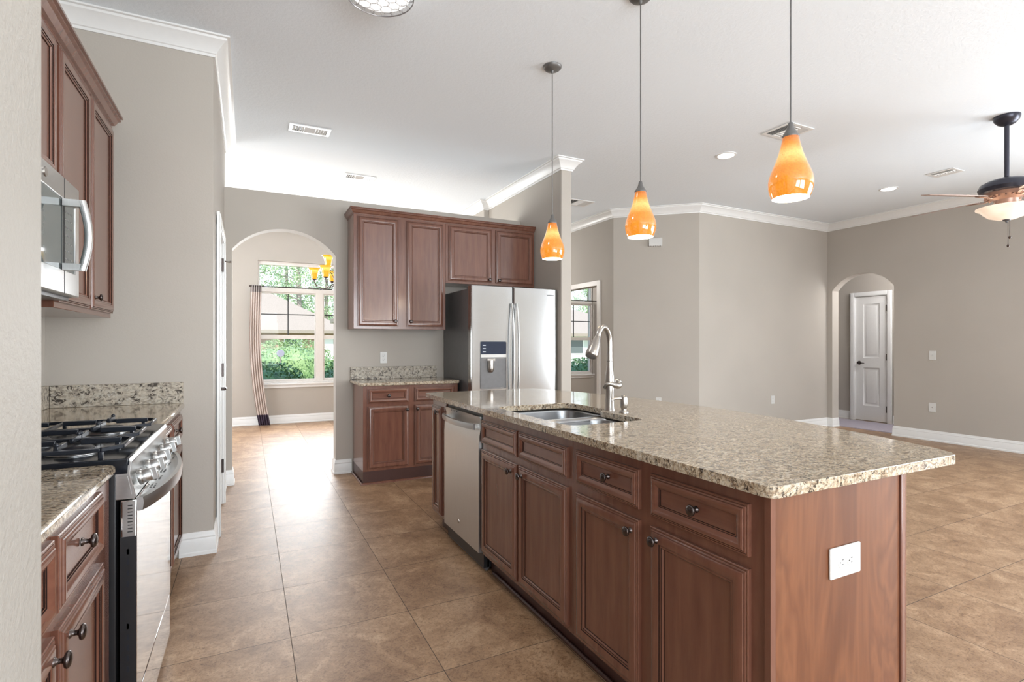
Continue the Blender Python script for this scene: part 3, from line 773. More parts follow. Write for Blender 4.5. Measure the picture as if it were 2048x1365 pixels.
cabinet('wall_cabinet', 'cherry wall cabinet nearest the camera on the left wall', 'cabinet', (UX, .90, 0), 90, .889, .314, 1.388, 2.405,
        [('door', .018, .432, 1.412, 2.392, .410, 1.46), ('door', .455, .871, 1.412, 2.392, .480, 1.46)])
ccrown('cabinet_crown', [(UX, .90), (UX, 3.481), (-.968, 3.481)], 2.4055, -1, 'cherry crown moulding on top of the left wall cabinets', 1.3)

# ================================================================== APPLIANCES
# microwave ------------------------------------------------ local: faces +X after rz 90
mw = thing('microwave_oven', 'stainless over-the-range microwave with bowed handle on the left wall', 'microwave', (-.578, 1.792, 1.425), 90)
finish('housing', box(B(), 0, .760, .022, .388, 0, .414), M['graysteel'], mw, bevel=.003)
bm = B(); loops = [[(0, .002), (.758, .002), (.758, .412), (0, .412)], [(.05, .085), (.715, .085), (.715, .335), (.05, .335)]]
finish('front_panel', fill_extrude(B(), loops, 0, .022, 'y'), M['steel'], mw, bevel=.003)
finish('door_glass', box(B(), .05, .715, .004, .02, .085, .335), M['gl_glass'], mw)
for i in range(3):
    for j in range(8): finish('key', box(B(), .598 + i * .034, .614 + i * .034, .0032, .004, .100 + j * .028, .105 + j * .028), M['graysteel'], mw)
bm = B(); hp = []
for k in range(13):
    t_ = k / 12; hp.append((.562, -.052 - .020 * math.sin(PI * t_), .085 + .245 * t_))
tube(bm, hp, (.013), 14)
for z in (.095, .32): box(bm, .550, .574, -.055, .0, z - .012, z + .012)
finish('handle', bm, M['steelv'], mw, angle=50)
bm = B(); lathe(bm, [(0, -.003), (.015, -.003), (.017, 0), (.017, .002)], (.38, 0, .375), 'y', 20)
bd = finish('badge', bm, M['nickel'], mw)
finish('vent_strip', box(B(), .01, .75, .03, .30, -.012, 0), M['graysteel'], mw)
finish('seam', box(B(), .575, .578, -.0008, .002, .003, .411), M['slot'], mw)

# gas range --------------------------------------------------
ra = thing('gas_range', 'black and stainless gas range with cast iron grates and front knobs', 'range', (-.290, 1.868, 0), 90)
# local: x 0..0.755 along world +Y; y: 0 = oven door face, + into wall
finish('body', box(B(), 0, .755, .050, .652, .02, .895), M['black'], ra, bevel=.002)
bm = B(); box(bm, -.004, .759, .018, .655, .895, .918)
ct = finish('cooktop', bm, M['black_gloss'], ra, bevel=.006, seg=3)
# burners
for k, (bx, by, br) in enumerate(((.16, .18, .05), (.16, .49, .042), (.595, .18, .055), (.595, .49, .04), (.378, .335, .045))):
    bm = lathe(B(), [(0, .004), (br * 1.4, .004), (br * 1.4, .006), (br, .010), (br, .018), (br * .8, .024), (0, .025)], (bx, by, .915), n=24, mis=[0, 0, 0, 1, 1, 1])
    finish('burner', bm, [M['steel'], M['black_iron']], ct)
# grates: three sections
for s in range(3):
    bm = B(); x0 = .02 + s * .240; x1 = x0 + .232; y0, y1 = .045, .64; zt = .958; h = .012; wd = .011
    def bar(a, b, z=zt, hh=h):
        (ax, ay), (bx, by) = a, b; d = Vector((bx - ax, by - ay, 0)); L = d.length; d.normalize(); nn = Vector((-d.y, d.x, 0)) * wd / 2
        P = [Vector((ax, ay, z)), Vector((bx, by, z))]
        vs = [bm.verts.new(q) for q in (P[0] + nn, P[0] - nn, P[1] - nn, P[1] + nn)]; ws = [bm.verts.new(v_.co - Vector((0, 0, hh))) for v_ in vs]
        bm.faces.new(vs); bm.faces.new(ws[::-1])
        for i in range(4): bm.faces.new((vs[i], ws[i], ws[(i + 1) % 4], vs[(i + 1) % 4]))
    ch = .045
    for a, b in (((x0, y0 + ch), (x0, y1 - ch)), ((x1, y0 + ch), (x1, y1 - ch)), ((x0 + ch, y0), (x1 - ch, y0)), ((x0 + ch, y1), (x1 - ch, y1)),
                 ((x0, y0 + ch), (x0 + ch, y0)), ((x1, y0 + ch), (x1 - ch, y0)), ((x0, y1 - ch), (x0 + ch, y1)), ((x1, y1 - ch), (x1 - ch, y1)), ((x0, .342), (x1, .342))):
        bar(a, b, zt - .008)
    xm = (x0 + x1) / 2
    for yy in (.19, .49):
        for a, b in (((x0, yy), (xm - .03, yy)), ((x1, yy), (xm + .03, yy)), ((xm, yy - .13), (xm, yy - .03)), ((xm, yy + .13), (xm, yy + .03))):
            bar(a, b, zt + .004, .016)
    for fx in (x0 + .006, x1 - .006):
        for fy in (.09, .342, .59): box(bm, fx - .006, fx + .006, fy - .006, fy + .006, .917, zt - .015)
    for fx in (x0 + .006, x1 - .006):
        for fy in (.19, .49): lathe(bm, [(0, 0), (.007, 0), (.008, .006), (.0, .012)], (fx, fy, zt + .002), n=8)
    finish('grate', bm, M['black_iron'], ra, bevel=.002, seg=1)
# sloped control panel (profile in local y,z)
bm = B(); prism(bm, [(.060, .9165), (.020, .9165), (.012, .905), (.016, .872), (.002, .805), (.004, .798), (.060, .798)], .001, .754, 'x')
finish('side_lip', prism(B(), [(.600, .874), (.022, .874), (.020, .917), (.600, .917)], -.005, .001, 'x'), M['black_gloss'], ct, bevel=.002)
cp = finish('control_panel', bm, M['steel'], ra, bevel=.002)
bm = B(); prism(bm, [(.045, .866), (.022, .866), (.012, .812), (.045, .812)], -.0012, 0, 'x')
finish('side_badge', bm, M['steel'], cp)
# knobs
nrm = Vector((0, -.067, .018)).normalized()
for k in range(5):
    x = .070 + k * .1535; bm = B()
    rot = Vector((0, -1, 0)).rotation_difference(Vector((0, -.97, .22)).normalized()).to_matrix()
    lathe(bm, [(0, 0), (.024, 0), (.026, -.003), (.026, -.010), (.0225, -.013), (.021, -.036), (.018, -.040), (0, -.041)], (0, 0, 0), 'y', 24, mtx=rot)
    mt = rot.to_4x4(); box(bm, -.0075, .0075, -.055, -.030, -.021, .021, mtx=mt)
    finish('control_knob', bm, M['steel'], ra, loc=(x, .006, .845), bevel=.0015, angle=40).scale = (.9, .9, .9)
# oven door
bm = B(); loops = [[(.002, .215), (.753, .215), (.753, .795), (.002, .795)]]
prism(bm, [(.002, .215), (.753, .215), (.753, .795), (.002, .795)], 0.0, .040, 'y')
od = finish('oven_door', bm, M['mirror_steel'], ra, bevel=.003)
bm = B(); box(bm, .0, .0018, .003, .034, .690, .792)
sp = finish('door_side_vent', bm, M['steel'], od)
bm = B()
for k in range(9): box(bm, -.0006, .0004, .010, .022, .702 + k * .0095, .7055 + k * .0095)
finish('vent_slots', bm, M['slot'], sp)
bm = B()
for k in range(14): box(bm, -.0006, .0018, .018, .024, .235 + k * .031, .252 + k * .031)
finish('door_channel', bm, M['black_iron'], od)
finish('door_edge', box(B(), -.0003, .002, .0004, .040, .217, .690), M['black'], od)
# curved shelf-like door vent and bowed handle
poly = []; N = 20
for k in range(N + 1):
    t_ = k / N; poly.append((.012 + .731 * t_, -.006 - .052 * math.sin(PI * t_) ** .75))
poly2 = [(x, y) for x, y in poly] + [(.743, .006), (.012, .006)]
finish('handle_shelf', prism(B(), poly2, .786, .7935, 'z'), M['steel'], od)
for g_ in range(5):
    bm = B()
    for r_ in range(3):
        for q_ in range(3):
            box(bm, .14 + g_ * .115 + q_ * .022, .152 + g_ * .115 + q_ * .022, -.026 + r_ * .010, -.020 + r_ * .010, .7925, .7942)
    finish('vent_slots', bm, M['slot'], od)
bm = B(); rings = []
for k in range(N + 1):
    t_ = k / N; x = .004 + .747 * t_; y = -.010 - .056 * math.sin(PI * t_) ** .75
    rings.append([bm.verts.new(p) for p in ((x, y + .008, .802), (x, y - .004, .800), (x, y - .007, .785), (x, y - .004, .762), (x, y + .008, .760))])
for a, b in zip(rings, rings[1:]):
    for i in range(5): bm.faces.new((a[i], a[(i + 1) % 5], b[(i + 1) % 5], b[i]))
bm.faces.new(rings[0]); bm.faces.new(rings[-1])
box(bm, .004, .020, -.012, .002, .762, .800); box(bm, .735, .751, -.012, .002, .762, .800)
finish('oven_handle', bm, M['steel'], ra, angle=40)
# drawer with bowed face
dp = [(.002, .0), (.753, .0), (.753, .04), (.002, .04)]
finish('storage_drawer', prism(B(), [(.002, .035), (.753, .035), (.753, .203), (.002, .203)], 0.002, .040, 'y'), M['mirror_steel'], ra, bevel=.004)
for a in (.03, .70):
    for b in (.10, .60): finish('foot', box(B(), a, a + .03, b, b + .03, 0.0005, .021), M['black'], ra)

# dishwasher ------------------------------------------------
dw = thing('dishwasher', 'stainless dishwasher with bowed handle in the island', 'dishwasher', (1.130, 3.240, 0), -90)
finish('tub', box(B(), .004, .580, .028, .575, .02, .872), M['black'], dw)
def dface(y0, z): return y0
bm = B(); rings = []; prof = [(.0, .105), (.0, .45), (.0, .700), (.004, .745), (.012, .785), (.014, .815), (.010, .838), (.004, .851)]
for y, z in prof: rings.append([bm.verts.new((x, y, z)) for x in (.010, .574)])
back = [[bm.verts.new((x, .03, z)) for x in (.010, .574)] for y, z in prof]
for i in range(len(prof) - 1):
    bm.faces.new((rings[i][0], rings[i][1], rings[i + 1][1], rings[i + 1][0])); bm.faces.new((back[i][1], back[i][0], back[i + 1][0], back[i + 1][1]))
    bm.faces.new((rings[i][1], back[i][1], back[i + 1][1], rings[i + 1][1])); bm.faces.new((rings[i][0], rings[i + 1][0], back[i + 1][0], back[i][0]))
bm.faces.new((rings[0][0], back[0][0], back[0][1], rings[0][1])); bm.faces.new((rings[-1][0], rings[-1][1], back[-1][1], back[-1][0]))
dd = finish('door', bm, M['steelv'], dw, angle=50)
bm = B(); rings = []
for k in range(17):
    t_ = k / 16; x = .03 + .515 * t_; y = -.018 - .034 * math.sin(PI * t_)
    rings.append([bm.verts.new(p) for p in ((x, y + .008, .812), (x, y - .002, .810), (x, y - .005, .795), (x, y - .002, .778), (x, y + .008, .776))])
for a, b in zip(rings, rings[1:]):
    for i in range(5): bm.faces.new((a[i], a[(i + 1) % 5], b[(i + 1) % 5], b[i]))
bm.faces.new(rings[0]); bm.faces.new(rings[-1])
for x in (.055, .505): box(bm, x, x + .02, -.022, .014, .782, .806)
finish('handle', bm, M['steel'], dd, angle=40)
finish('badge', lathe(B(), [(0, -.0025), (.010, -.0025), (.013, -.003), (.014, 0)], (.265, 0, .190), 'y', 20), M['nickel'], dd, angle=40)
for k in range(3): finish('indicator_mark', box(B(), .12 + k * .05, .128 + k * .05, .0035, .0065, .838, .842), M['slot'], dd)
bm = box(B(), .004, .580, .05, .06, .012, .10); box(bm, .0, .58, .038, .052, .004, .022)
finish('toe_panel', bm, M['graysteel'], dw)

# refrigerator ------------------------------------------------
fr_ = thing('refrigerator', 'stainless side-by-side refrigerator with dispenser and twin bowed handles', 'refrigerator', (1.832, 4.50, 0))
FWd = .925; SP = .432
finish('cabinet_body', box(B(), .012, FWd - .012, .085, .79, .02, 1.775), M['graysteel'], fr_, bevel=.004)
finish('hinge_cover', box(B(), .02, .10, .03, .16, 1.775, 1.797), M['graysteel'], fr_, bevel=.003)
def fdoor(x0, x1, nm, holes=None):
    bm = B(); n = 8; z0, z1 = .06, 1.798
    # bowed front surface with rounded vertical edges
    prof = []
    for k in range(n + 1):
        t_ = k / n; prof.append((x0 + (x1 - x0) * t_, .000 - .004 * math.sin(PI * (.12 + .76 * t_))))
    prof = [(x0, .012), (x0 + .003, .004), (x0 + .010, -.001)] + prof[1:-1] + [(x1 - .010, -.001), (x1 - .003, .004), (x1, .012), (x1, .078), (x0, .078)]
    prism(bm, prof, z0, z1, 'z')
    return finish(nm, bm, M['fridge_steel'], fr_, bevel=.005, seg=2, angle=30)
dl = fdoor(.0, SP - .003, 'freezer_door'); dr = fdoor(SP + .003, FWd, 'fresh_food_door')
# dispenser on left door
bm = B(); fill_extrude(bm, [rrect(.088, .356, .834, 1.279, .014), rrect(.096, .348, .842, 1.118, .012)], -.0095, .0, 'y')
dsp = finish('dispenser', bm, M['graydisp'], dl, bevel=.001)
finish('display_panel', prism(B(), rrect(.092, .352, 1.160, 1.275, .012), -.0115, -.006, 'y'), M['panelblue'], dsp)
finish('display_trim', box(B(), .092, .352, -.0125, -.006, 1.128, 1.158), M['steel'], dsp, bevel=.001)
bm = B(); box(bm, .098, .346, -.0062, -.0045, .845, 1.116)
finish('dispenser_recess', bm, M['graydisp'], dsp)
bm = lathe(B(), [(.030, 1.10), (.030, 1.03), (.026, 1.0), (.018, .99), (0, .988)], (.190, -.016, 0), n=20); box(bm, .155, .235, -.020, -.006, 1.095, 1.118)
finish('water_nozzle', bm, M['nickel'], dsp)
for k in range(3): finish('display_icon', box(B(), .112, .142, -.0122, -.0112, 1.178 + k * .030, 1.186 + k * .030), M['white_mark'], dsp)
for nm, x, par in (('handle', SP - .022, dl), ('handle', SP + .030, dr)):
    bm = B(); pts = []; rr_ = []
    for k in range(21):
        t_ = k / 20; pts.append((x, -.012 - .052 * math.sin(PI * (.03 + .94 * t_)) ** .8, .62 + 1.02 * t_)); rr_.append((.0125 - .005 * abs(2 * t_ - 1) ** 3, .009))
    tube(bm, pts, rr_, 12)
    finish(nm, bm, M['steelv'], par, angle=60)
cu = bpy.data.curves.new('badge_curve', 'FONT'); cu.body = 'SAMSUNG'; cu.size = .017; cu.extrude = .0006; cu.align_x = 'CENTER'; cu.space_character = 1.15
tmp = bpy.data.objects.new('badge_text', cu); COL.objects.link(tmp); bpy.context.view_layer.update()
me = bpy.data.meshes.new_from_object(tmp.evaluated_get(bpy.context.evaluated_depsgraph_get())); bpy.data.objects.remove(tmp)
me.materials.clear(); me.materials.append(M['text']); bo = bpy.data.objects.new('badge_lettering', me); COL.objects.link(bo); bo.parent = dr
bo.location = (.845, -.0045, 1.728); bo.rotation_euler = (R(90), 0, 0); bo.scale = (1.0, 1.0, 1.0)
for a in (.04, .82): finish('foot', box(B(), a, a + .05, .12, .17, 0.0005, .022), M['black'], fr_)
finish('toe_grille', box(B(), .02, FWd - .02, .05, .07, .012, .058), M['black'], fr_)

# ================================================================== PLATES, OUTLETS, SWITCHES
def plate(name, label, cat, loc, rz, w, h, style, group=None):
    """faces local -y"""
    r = thing(name, label, cat, loc, rz, group)
    finish('cover_plate', prism(B(), rrect(-w / 2, w / 2, -h / 2, h / 2, .004, 3), -.006, 0, 'y'), M['plate'], r, bevel=.002, angle=40)
    if style[0] == 'duplex':
        for s in (-1, 1):
            cx, cz = (s * .0195, 0) if style[1] == 'h' else (0, s * .0195)
            c_ = finish('socket', lathe(B(), [(0, -.0075), (.0155, -.0075), (.0165, -.0065), (.0165, -.005)], (cx, 0, cz), 'y', 20), M['plate'], r)
            bm = B()
            if style[1] == 'h':
                for dx, dz in ((.003, .006), (.003, -.006)): box(bm, cx + dx - .004, cx + dx + .004, -.0079, -.0070, cz + dz - .001, cz + dz + .001)
                lathe(bm, [(0, -.0079), (.0022, -.0079), (.0022, -.0070)], (cx - .008, 0, cz), 'y', 8)
            else:
                for dx in (-.006, .006): box(bm, cx + dx - .001, cx + dx + .001, -.0079, -.0070, cz - .001, cz + .007)
                lathe(bm, [(0, -.0079), (.0022, -.0079), (.0022, -.0070)], (cx, 0, cz - .008), 'y', 8)
            finish('socket_slots', bm, M['slot'], c_)
    elif style[0] == 'toggle':
        bm = B(); box(bm, -.005, .005, -.016, -.005, -.004, .012); finish('toggle', bm, M['plate'], r, bevel=.001)
    else:
        finish('jack', lathe(B(), [(0, -.012), (.004, -.012), (.005, -.006), (.007, -.005)], (0, 0, 0), 'y', 12), M['nickel'], r)
    return r
plate('wall_outlet', 'white horizontal double outlet on the wooden end panel of the island', 'outlet', (1.438, .8735, .666), 0, .132, .082, ('duplex', 'h'))
plate('wall_outlet', 'white outlet above the small granite backsplash left of the refrigerator', 'outlet', (1.216, 5.309, 1.119), 0, .070, .115, ('duplex', 'v'))
plate('wall_outlet', 'white outlet low on the living room back wall left of the small arch', 'outlet', (6.69, 5.069, .463), 0, .070, .115, ('duplex', 'v'))
plate('light_switch', 'white light switch on the right wall', 'switch', (XR - .001, 3.677, 1.108), -90, .080, .118, ('toggle', 'v'))
plate('cable_jack_plate', 'white jack plate low on the right wall below the light switch', 'outlet', (XR - .001, 3.68, .435), -90, .080, .118, ('jack', 'v'))
dgn = math.degrees(math.atan2(-(5.07 - 5.81), (5.27 - 4.45)))   # diagonal wall direction
n_ = Vector((-(5.81 - 5.07), -(5.27 - 4.45), 0)).normalized()
pA = Vector((4.865, 5.435, 0))
rzd = -math.degrees(math.atan2(.74, .82))
# chime box and a low plate on the diagonal wall
def on_diag(px):
    u = (px - 1024) / 1056.; c_, s_ = math.cos(R(26.58)), math.sin(R(26.58)); dx, dy = u * c_ + s_, -u * s_ + c_
    # line through (4.45,5.81),(5.27,5.07)
    t_ = (4.45 * -.74 - 5.81 * .82) / (dx * -.74 - dy * .82); return dx * t_, dy * t_
x_, y_ = on_diag(1311); chm = thing('door_chime_box', 'white scalloped chime box high on the diagonal wall', 'chime', (x_, y_, 2.56), rzd)
finish('cover', box(B(), -.085, .085, -.035, -.001, .005, .105), M['plate'], chm, bevel=.004)
bm = B()
for k in range(6): prism(bm, [(-.085 + k * .0283, .006), (-.071 + k * .0283, -.006), (-.057 + k * .0283, .006)], -.033, -.003, 'y')
finish('scalloped_edge', bm, M['plate'], chm)
x_, y_ = on_diag(1317); plate('wall_outlet', 'white outlet just above the island edge on the diagonal wall', 'outlet', (x_, y_, .488), rzd, .070, .115, ('duplex', 'v'))

# ================================================================== LAMPS
# pendants
pn = None
PEND = [(1.793, 2.99, 'farthest amber pendant lamp over the island, near the refrigerator'), (1.842, 2.175, 'middle amber pendant lamp of the three over the island'), (1.872, 1.340, 'nearest amber pendant lamp over the island')]
pn = thing('pendant_lamp', PEND[0][2], 'pendant lamp', (PEND[0][0], PEND[0][1], 1.812), 0, 'amber glass pendants over the island')
prf = [(.066, 0), (.073, .016), (.079, .040), (.080, .062), (.076, .085), (.066, .112), (.054, .142), (.044, .170), (.036, .200), (.031, .222), (.029, .236)]
finish('glass_shade', lathe(B(), prf, n=36, closed=True), M['amber'], pn, angle=80)
pi = [(r - .004, z + (.001 if i == 0 else 0)) for i, (r, z) in enumerate(prf)]
ps = bpy.data.objects
finish('inner_liner', lathe(B(), [(.066, 0)] + pi, n=36, closed=True), M['lamp_white'], pn, angle=80)
finish('bulb', lathe(B(), [(0, .02), (.02, .022), (.040, .05), (.042, .07), (.03, .10), (.014, .13), (.013, .16), (0, .16)], n=18), M['lamp_white'], pn, angle=80)
finish('socket_cone', lathe(B(), [(.030, .234), (.031, .240), (.024, .250), (.014, .268), (.009, .290), (.004, .294)], n=24), M['cordgrey'], pn, angle=60)
finish('cord', lathe(B(), [(.0032, .290), (.0032, CEIL - 1.812 - .02)], n=8), M['cordgrey'], pn)
finish('canopy', lathe(B(), [(0, CEIL - 1.812 - .046), (.006, CEIL - 1.812 - .046), (.010, CEIL - 1.812 - .030), (.030, CEIL - 1.812 - .024), (.050, CEIL - 1.812 - .020), (.060, CEIL - 1.812 - .010), (.062, CEIL - 1.812 - .0005), (0, CEIL - 1.812 - .0005)], n=32), M['cordgrey'], pn, angle=40)
for x, y, lb in PEND[1:]: dup(pn, (x, y, 1.812), label=lb)
for x, y, _ in PEND: point_light('pendant_bulb_light', (x, y, 1.80), 2.2, (1, .80, .55), .03)

# recessed cans
CAN = [(4.136, 3.641, 'left recessed ceiling light in the living room'), (6.732, 3.569, 'recessed ceiling light nearer the fan')]
cn = thing('recessed_light', CAN[0][2], 'ceiling light', (CAN[0][0], CAN[0][1], CEIL), 0, 'recessed lights in the living room ceiling')
finish('trim_ring', lathe(B(), [(.098, -.001), (.098, -.004), (.080, -.008), (.075, -.006), (.075, -.001)], n=32, closed=True), M['trim'], cn)
finish('lens', lathe(B(), [(0, -.005), (.076, -.005), (.076, -.001), (0, -.001)], n=32), M['can_white'], cn)
dup(cn, (CAN[1][0], CAN[1][1], CEIL), label=CAN[1][2])
for x, y, _ in CAN:
    d_ = bpy.data.lights.new('recessed_bulb_light', 'SPOT'); d_.energy = 12; d_.spot_size = R(120); d_.spot_blend = .8; d_.shadow_soft_size = .06; d_.color = (1, .94, .86)
    l_ = bpy.data.objects.new('recessed_bulb_light', d_); COL.objects.link(l_); l_.location = (x, y, CEIL - .02)

# air registers
def vent(loc, rz, w, h, label, bars='x'):
    r = thing('ceiling_vent', label, 'air vent', (loc[0], loc[1], CEIL), rz, 'white ceiling air registers')
    bm = fill_extrude(B(), [[(-w / 2, -h / 2), (w / 2, -h / 2), (w / 2, h / 2), (-w / 2, h / 2)], [(-w / 2 + .03, -h / 2 + .03), (w / 2 - .03, -h / 2 + .03), (w / 2 - .03, h / 2 - .03), (-w / 2 + .03, h / 2 - .03)]], -.008, -.001)
    finish('vent_frame', bm, M['trim'], r, bevel=.002)
    bm = B(); n = 8; a = w / 2 - .03; b = h / 2 - .03
    third = 2 * a / 3
    for s in (-1, 1):
        for k in range(4):
            x = s * (third / 2 + (k + .6) * third / 4.2); mt = Matrix.Translation((x, 0, -.006)) @ Matrix.Rotation(R(35 * s), 4, 'Y'); box(bm, -.009, .009, -b, b, -.0008, .0008, mtx=mt)
    for k in range(n):
        y = -b + (k + .5) * 2 * b / n; mt = Matrix.Translation((0, y, -.006)) @ Matrix.Rotation(R(-35), 4, 'X'); box(bm, -third / 2, third / 2, -.006, .006, -.0008, .0008, mtx=mt)
    for s in (-1, 1): box(bm, s * third / 2 - .003, s * third / 2 + .003, -b, b, -.008, -.002)
    finish('louvers', bm, M['trim'], r)
    finish('duct_opening', box(B(), -a, a, -b, b, -.0012, -.0004), M['graydisp'], r)
    return r
vent((.472, 4.79), 0, .33, .17, 'white ceiling vent over the kitchen aisle, left of the cabinets')
vent((1.09, 5.90), 0, .33, .17, 'small white ceiling vent over the dining room beyond the arch wall')
vent((4.134, 2.989), 0, .31, .28, 'white ceiling vent behind the nearest pendant lamp')
vent((6.625, 2.959), 0, .22, .25, 'white ceiling vent left of the ceiling fan')
vent((3.80, 5.70), 0, .36, .26, 'faint white ceiling vent right of the dividing wall')

# drum ceiling light in the kitchen
dm = thing('drum_ceiling_light', 'round flush ceiling light with silver petal wire pattern over the kitchen', 'ceiling light', (.585, 2.635, CEIL))
finish('lit_diffuser', lathe(B(), [(.150, -.001), (.150, -.088), (.140, -.096), (0, -.098)], n=48), M['drumglass'], dm)
bm = B(); rd = .165
for zz in (-.004, -.102): 
    tube(bm, [(rd * math.cos(2 * PI * k / 48), rd * math.sin(2 * PI * k / 48), zz) for k in range(48)], .003, 6, closed=True)
finish('rings', bm, M['wire'], dm)
bm = B()
sp_ = .055
for i in range(-3, 4):
    for j in range(-3, 4):
        cx_ = i * sp_ + (sp_ / 2 if j % 2 else 0); cy_ = j * sp_ * .87
        if math.hypot(cx_, cy_) > .165: continue
        pts = []
        for k in range(14):
            a = 2 * PI * k / 14; x = cx_ + .031 * math.cos(a); y = cy_ + .031 * math.sin(a); rr_ = math.hypot(x, y)
            if rr_ > .163: x, y = x * .163 / rr_, y * .163 / rr_
            pts.append((x, y, -.102))
        tube(bm, pts, .0011, 4, closed=True)
for k in range(20):
    a = 2 * PI * k / 20
    for s in (-1, 1):
        tube(bm, [(rd * math.cos(a + s * q * .30), rd * math.sin(a + s * q * .30), -.004 - q * .098) for q in (0, .33, .66, 1)], .0011, 4)
finish('wire_pattern', bm, M['wire'], dm)
d_ = bpy.data.lights.new('drum_bulb_light', 'SPOT'); d_.energy = 40; d_.spot_size = R(150); d_.spot_blend = .8; d_.shadow_soft_size = .12; d_.color = (1, .96, .9)
l_ = bpy.data.objects.new('drum_bulb_light', d_); COL.objects.link(l_); l_.location = (.585, 2.635, CEIL - .115)

# ceiling fan
FX, FY = 5.44, 2.01
fn = thing('ceiling_fan', 'dark ceiling fan with light bowl over the living room', 'ceiling fan', (FX, FY, CEIL))
finish('canopy', lathe(B(), [(0, -.075), (.030, -.075), (.055, -.062), (.078, -.035), (.085, -.012), (.085, -.0008), (0, -.0008)], n=32), M['fanmetal'], fn, angle=50)
finish('downrod', lathe(B(), [(.016, -.07), (.016, -.50)], n=16), M['fanmetal'], fn)
finish('motor_housing', lathe(B(), [(0, -.49), (.03, -.49), (.05, -.500), (.12, -.515), (.165, -.540), (.180, -.575), (.170, -.605), (.150, -.615), (0, -.615)], n=40), M['fanmetal'], fn, angle=40)
bm = lathe(B(), [(.150, -.612), (.135, -.640), (.075, -.668), (.070, -.675)], n=40, closed=True)
for k in range(20):
    a = 2 * PI * k / 20; mt = Matrix.Rotation(a, 4, 'Z') @ Matrix.Translation((.118, 0, -.640)) @ Matrix.Rotation(R(25), 4, 'Y'); box(bm, -.025, .025, -.005, .005, -.012, .0, mtx=mt)
finish('motor_vent_ring', bm, M['copper'], fn)
finish('switch_housing', lathe(B(), [(.075, -.665), (.072, -.675), (.070, -.725), (.085, -.735), (0, -.735)], n=32), M['copper'], fn)
BA = [158, 230, 302, 14, 86]
for k, a in enumerate(BA):
    bm = B(); N = 10; up_, lo_ = [], []
    for i in range(N + 1):
        t_ = i / N; x = .20 + .50 * t_; wv = .055 + .018 * math.sin(PI * t_ * .8)
        if i == N: wv *= .62
        if i == 0: wv *= .7
        up_.append((x, wv)); lo_.append((x, -wv))
    prism(bm, up_ + lo_[::-1], -.003, .003, 'z')
    mt = Matrix.Translation((0, 0, -.648)) @ Matrix.Rotation(R(a), 4, 'Z') @ Matrix.Rotation(R(-13), 4, 'X')
    bmesh.ops.transform(bm, matrix=mt, verts=bm.verts[:])
    bl = finish('blade', bm, plain('pinkish_wood_blade', (.40, .30, .26), .45) if k == 0 else bpy.data.materials['pinkish_wood_blade'], fn)
    bm = B(); tube(bm, [(.09, 0, 0), (.15, .012, -.014), (.22, .02, -.006), (.27, .0, -.006)], [(.012, .004)] * 4, 8); tube(bm, [(.15, -.01, -.012), (.22, -.03, -.006), (.25, -.01, -.006)], [(.008, .004)] * 3, 8)
    bmesh.ops.transform(bm, matrix=mt, verts=bm.verts[:])
    finish('blade_arm', bm, M['copper'], bl)
finish('glass_bowl', lathe(B(), [(.195, -.730), (.192, -.738), (.165, -.752), (.150, -.772), (.115, -.805), (.060, -.826), (0, -.832)], n=40, closed=True), M['bowl'], fn, angle=80)
finish('finial', lathe(B(), [(0, -.822), (.03, -.826), (.022, -.838), (.010, -.842), (.008, -.852), (0, -.858)], n=16), M['graysteel'], fn)
for dx, zz in ((-.006, -1.055), (.022, -.985)):
    bm = B(); tube(bm, [(dx, -.01, -.83), (dx, -.01, zz + .03)], .0018, 5); lathe(bm, [(0, 0), (.007, .006), (.010, .014), (.004, .026), (0, .032)], (dx, -.01, zz), n=10)
    finish('pull_chain', bm, M['bronze'], fn)
point_light('fan_bulb_light', (FX, FY, CEIL - .70), 9, (1, .84, .66), .1)

# chandelier in the dining room
CX_, CY_ = .997, 7.006
ch_ = thing('chandelier', 'dark iron chandelier with yellow tulip glass shades in the dining room', 'chandelier', (CX_, CY_, 0))
bm = lathe(B(), [(0, 1.93), (.012, 1.935), (.022, 1.955), (.012, 1.985), (.016, 2.02), (.008, 2.05), (.010, 2.30), (.020, 2.34), (.008, 2.38), (.006, 2.80)], n=14)
finish('center_column', bm, M['bronze'], ch_, angle=60)
finish('canopy', lathe(B(), [(.006, 2.79), (.040, CEIL - .03), (.048, CEIL - .0008), (0, CEIL - .0008)], n=24), M['bronze'], ch_)
def cup(par, x, y, z, s=1.):
    return finish('glass_shade', lathe(B(), [(.030, 0), (.036, .01), (.040, .04), (.045, .07), (.053, .10), (.066, .122), (.077, .135)], (0, 0, 0), n=28, closed=True), M['amber2'], par, angle=80, loc=(x, y, z))
for k in range(5):
    a = R(235.4 + 72 * k); rr_ = .258
    dx, dy = math.cos(a), math.sin(a)
    bm = tube(B(), [(0.01 * dx, .01 * dy, 2.03), (.08 * dx, .08 * dy, 1.975), (.155 * dx, .155 * dy, 1.955), (.225 * dx, .225 * dy, 1.985), (rr_ * dx, rr_ * dy, 2.045), (rr_ * dx, rr_ * dy, 2.07)], .006, 8)
    lathe(bm, [(.01, 2.055), (.030, 2.065), (.034, 2.078), (0, 2.08)], (rr_ * dx, rr_ * dy, 0), n=14)
    tube(bm, [(0.01 * dx, .01 * dy, 2.06), (.05 * dx, .05 * dy, 2.16), (.10 * dx, .10 * dy, 2.13), (.13 * dx, .13 * dy, 2.15)], .0045, 6)
    arm = finish('arm', bm, M['bronze'], ch_)
    cup(arm, rr_ * dx, rr_ * dy, 2.078)
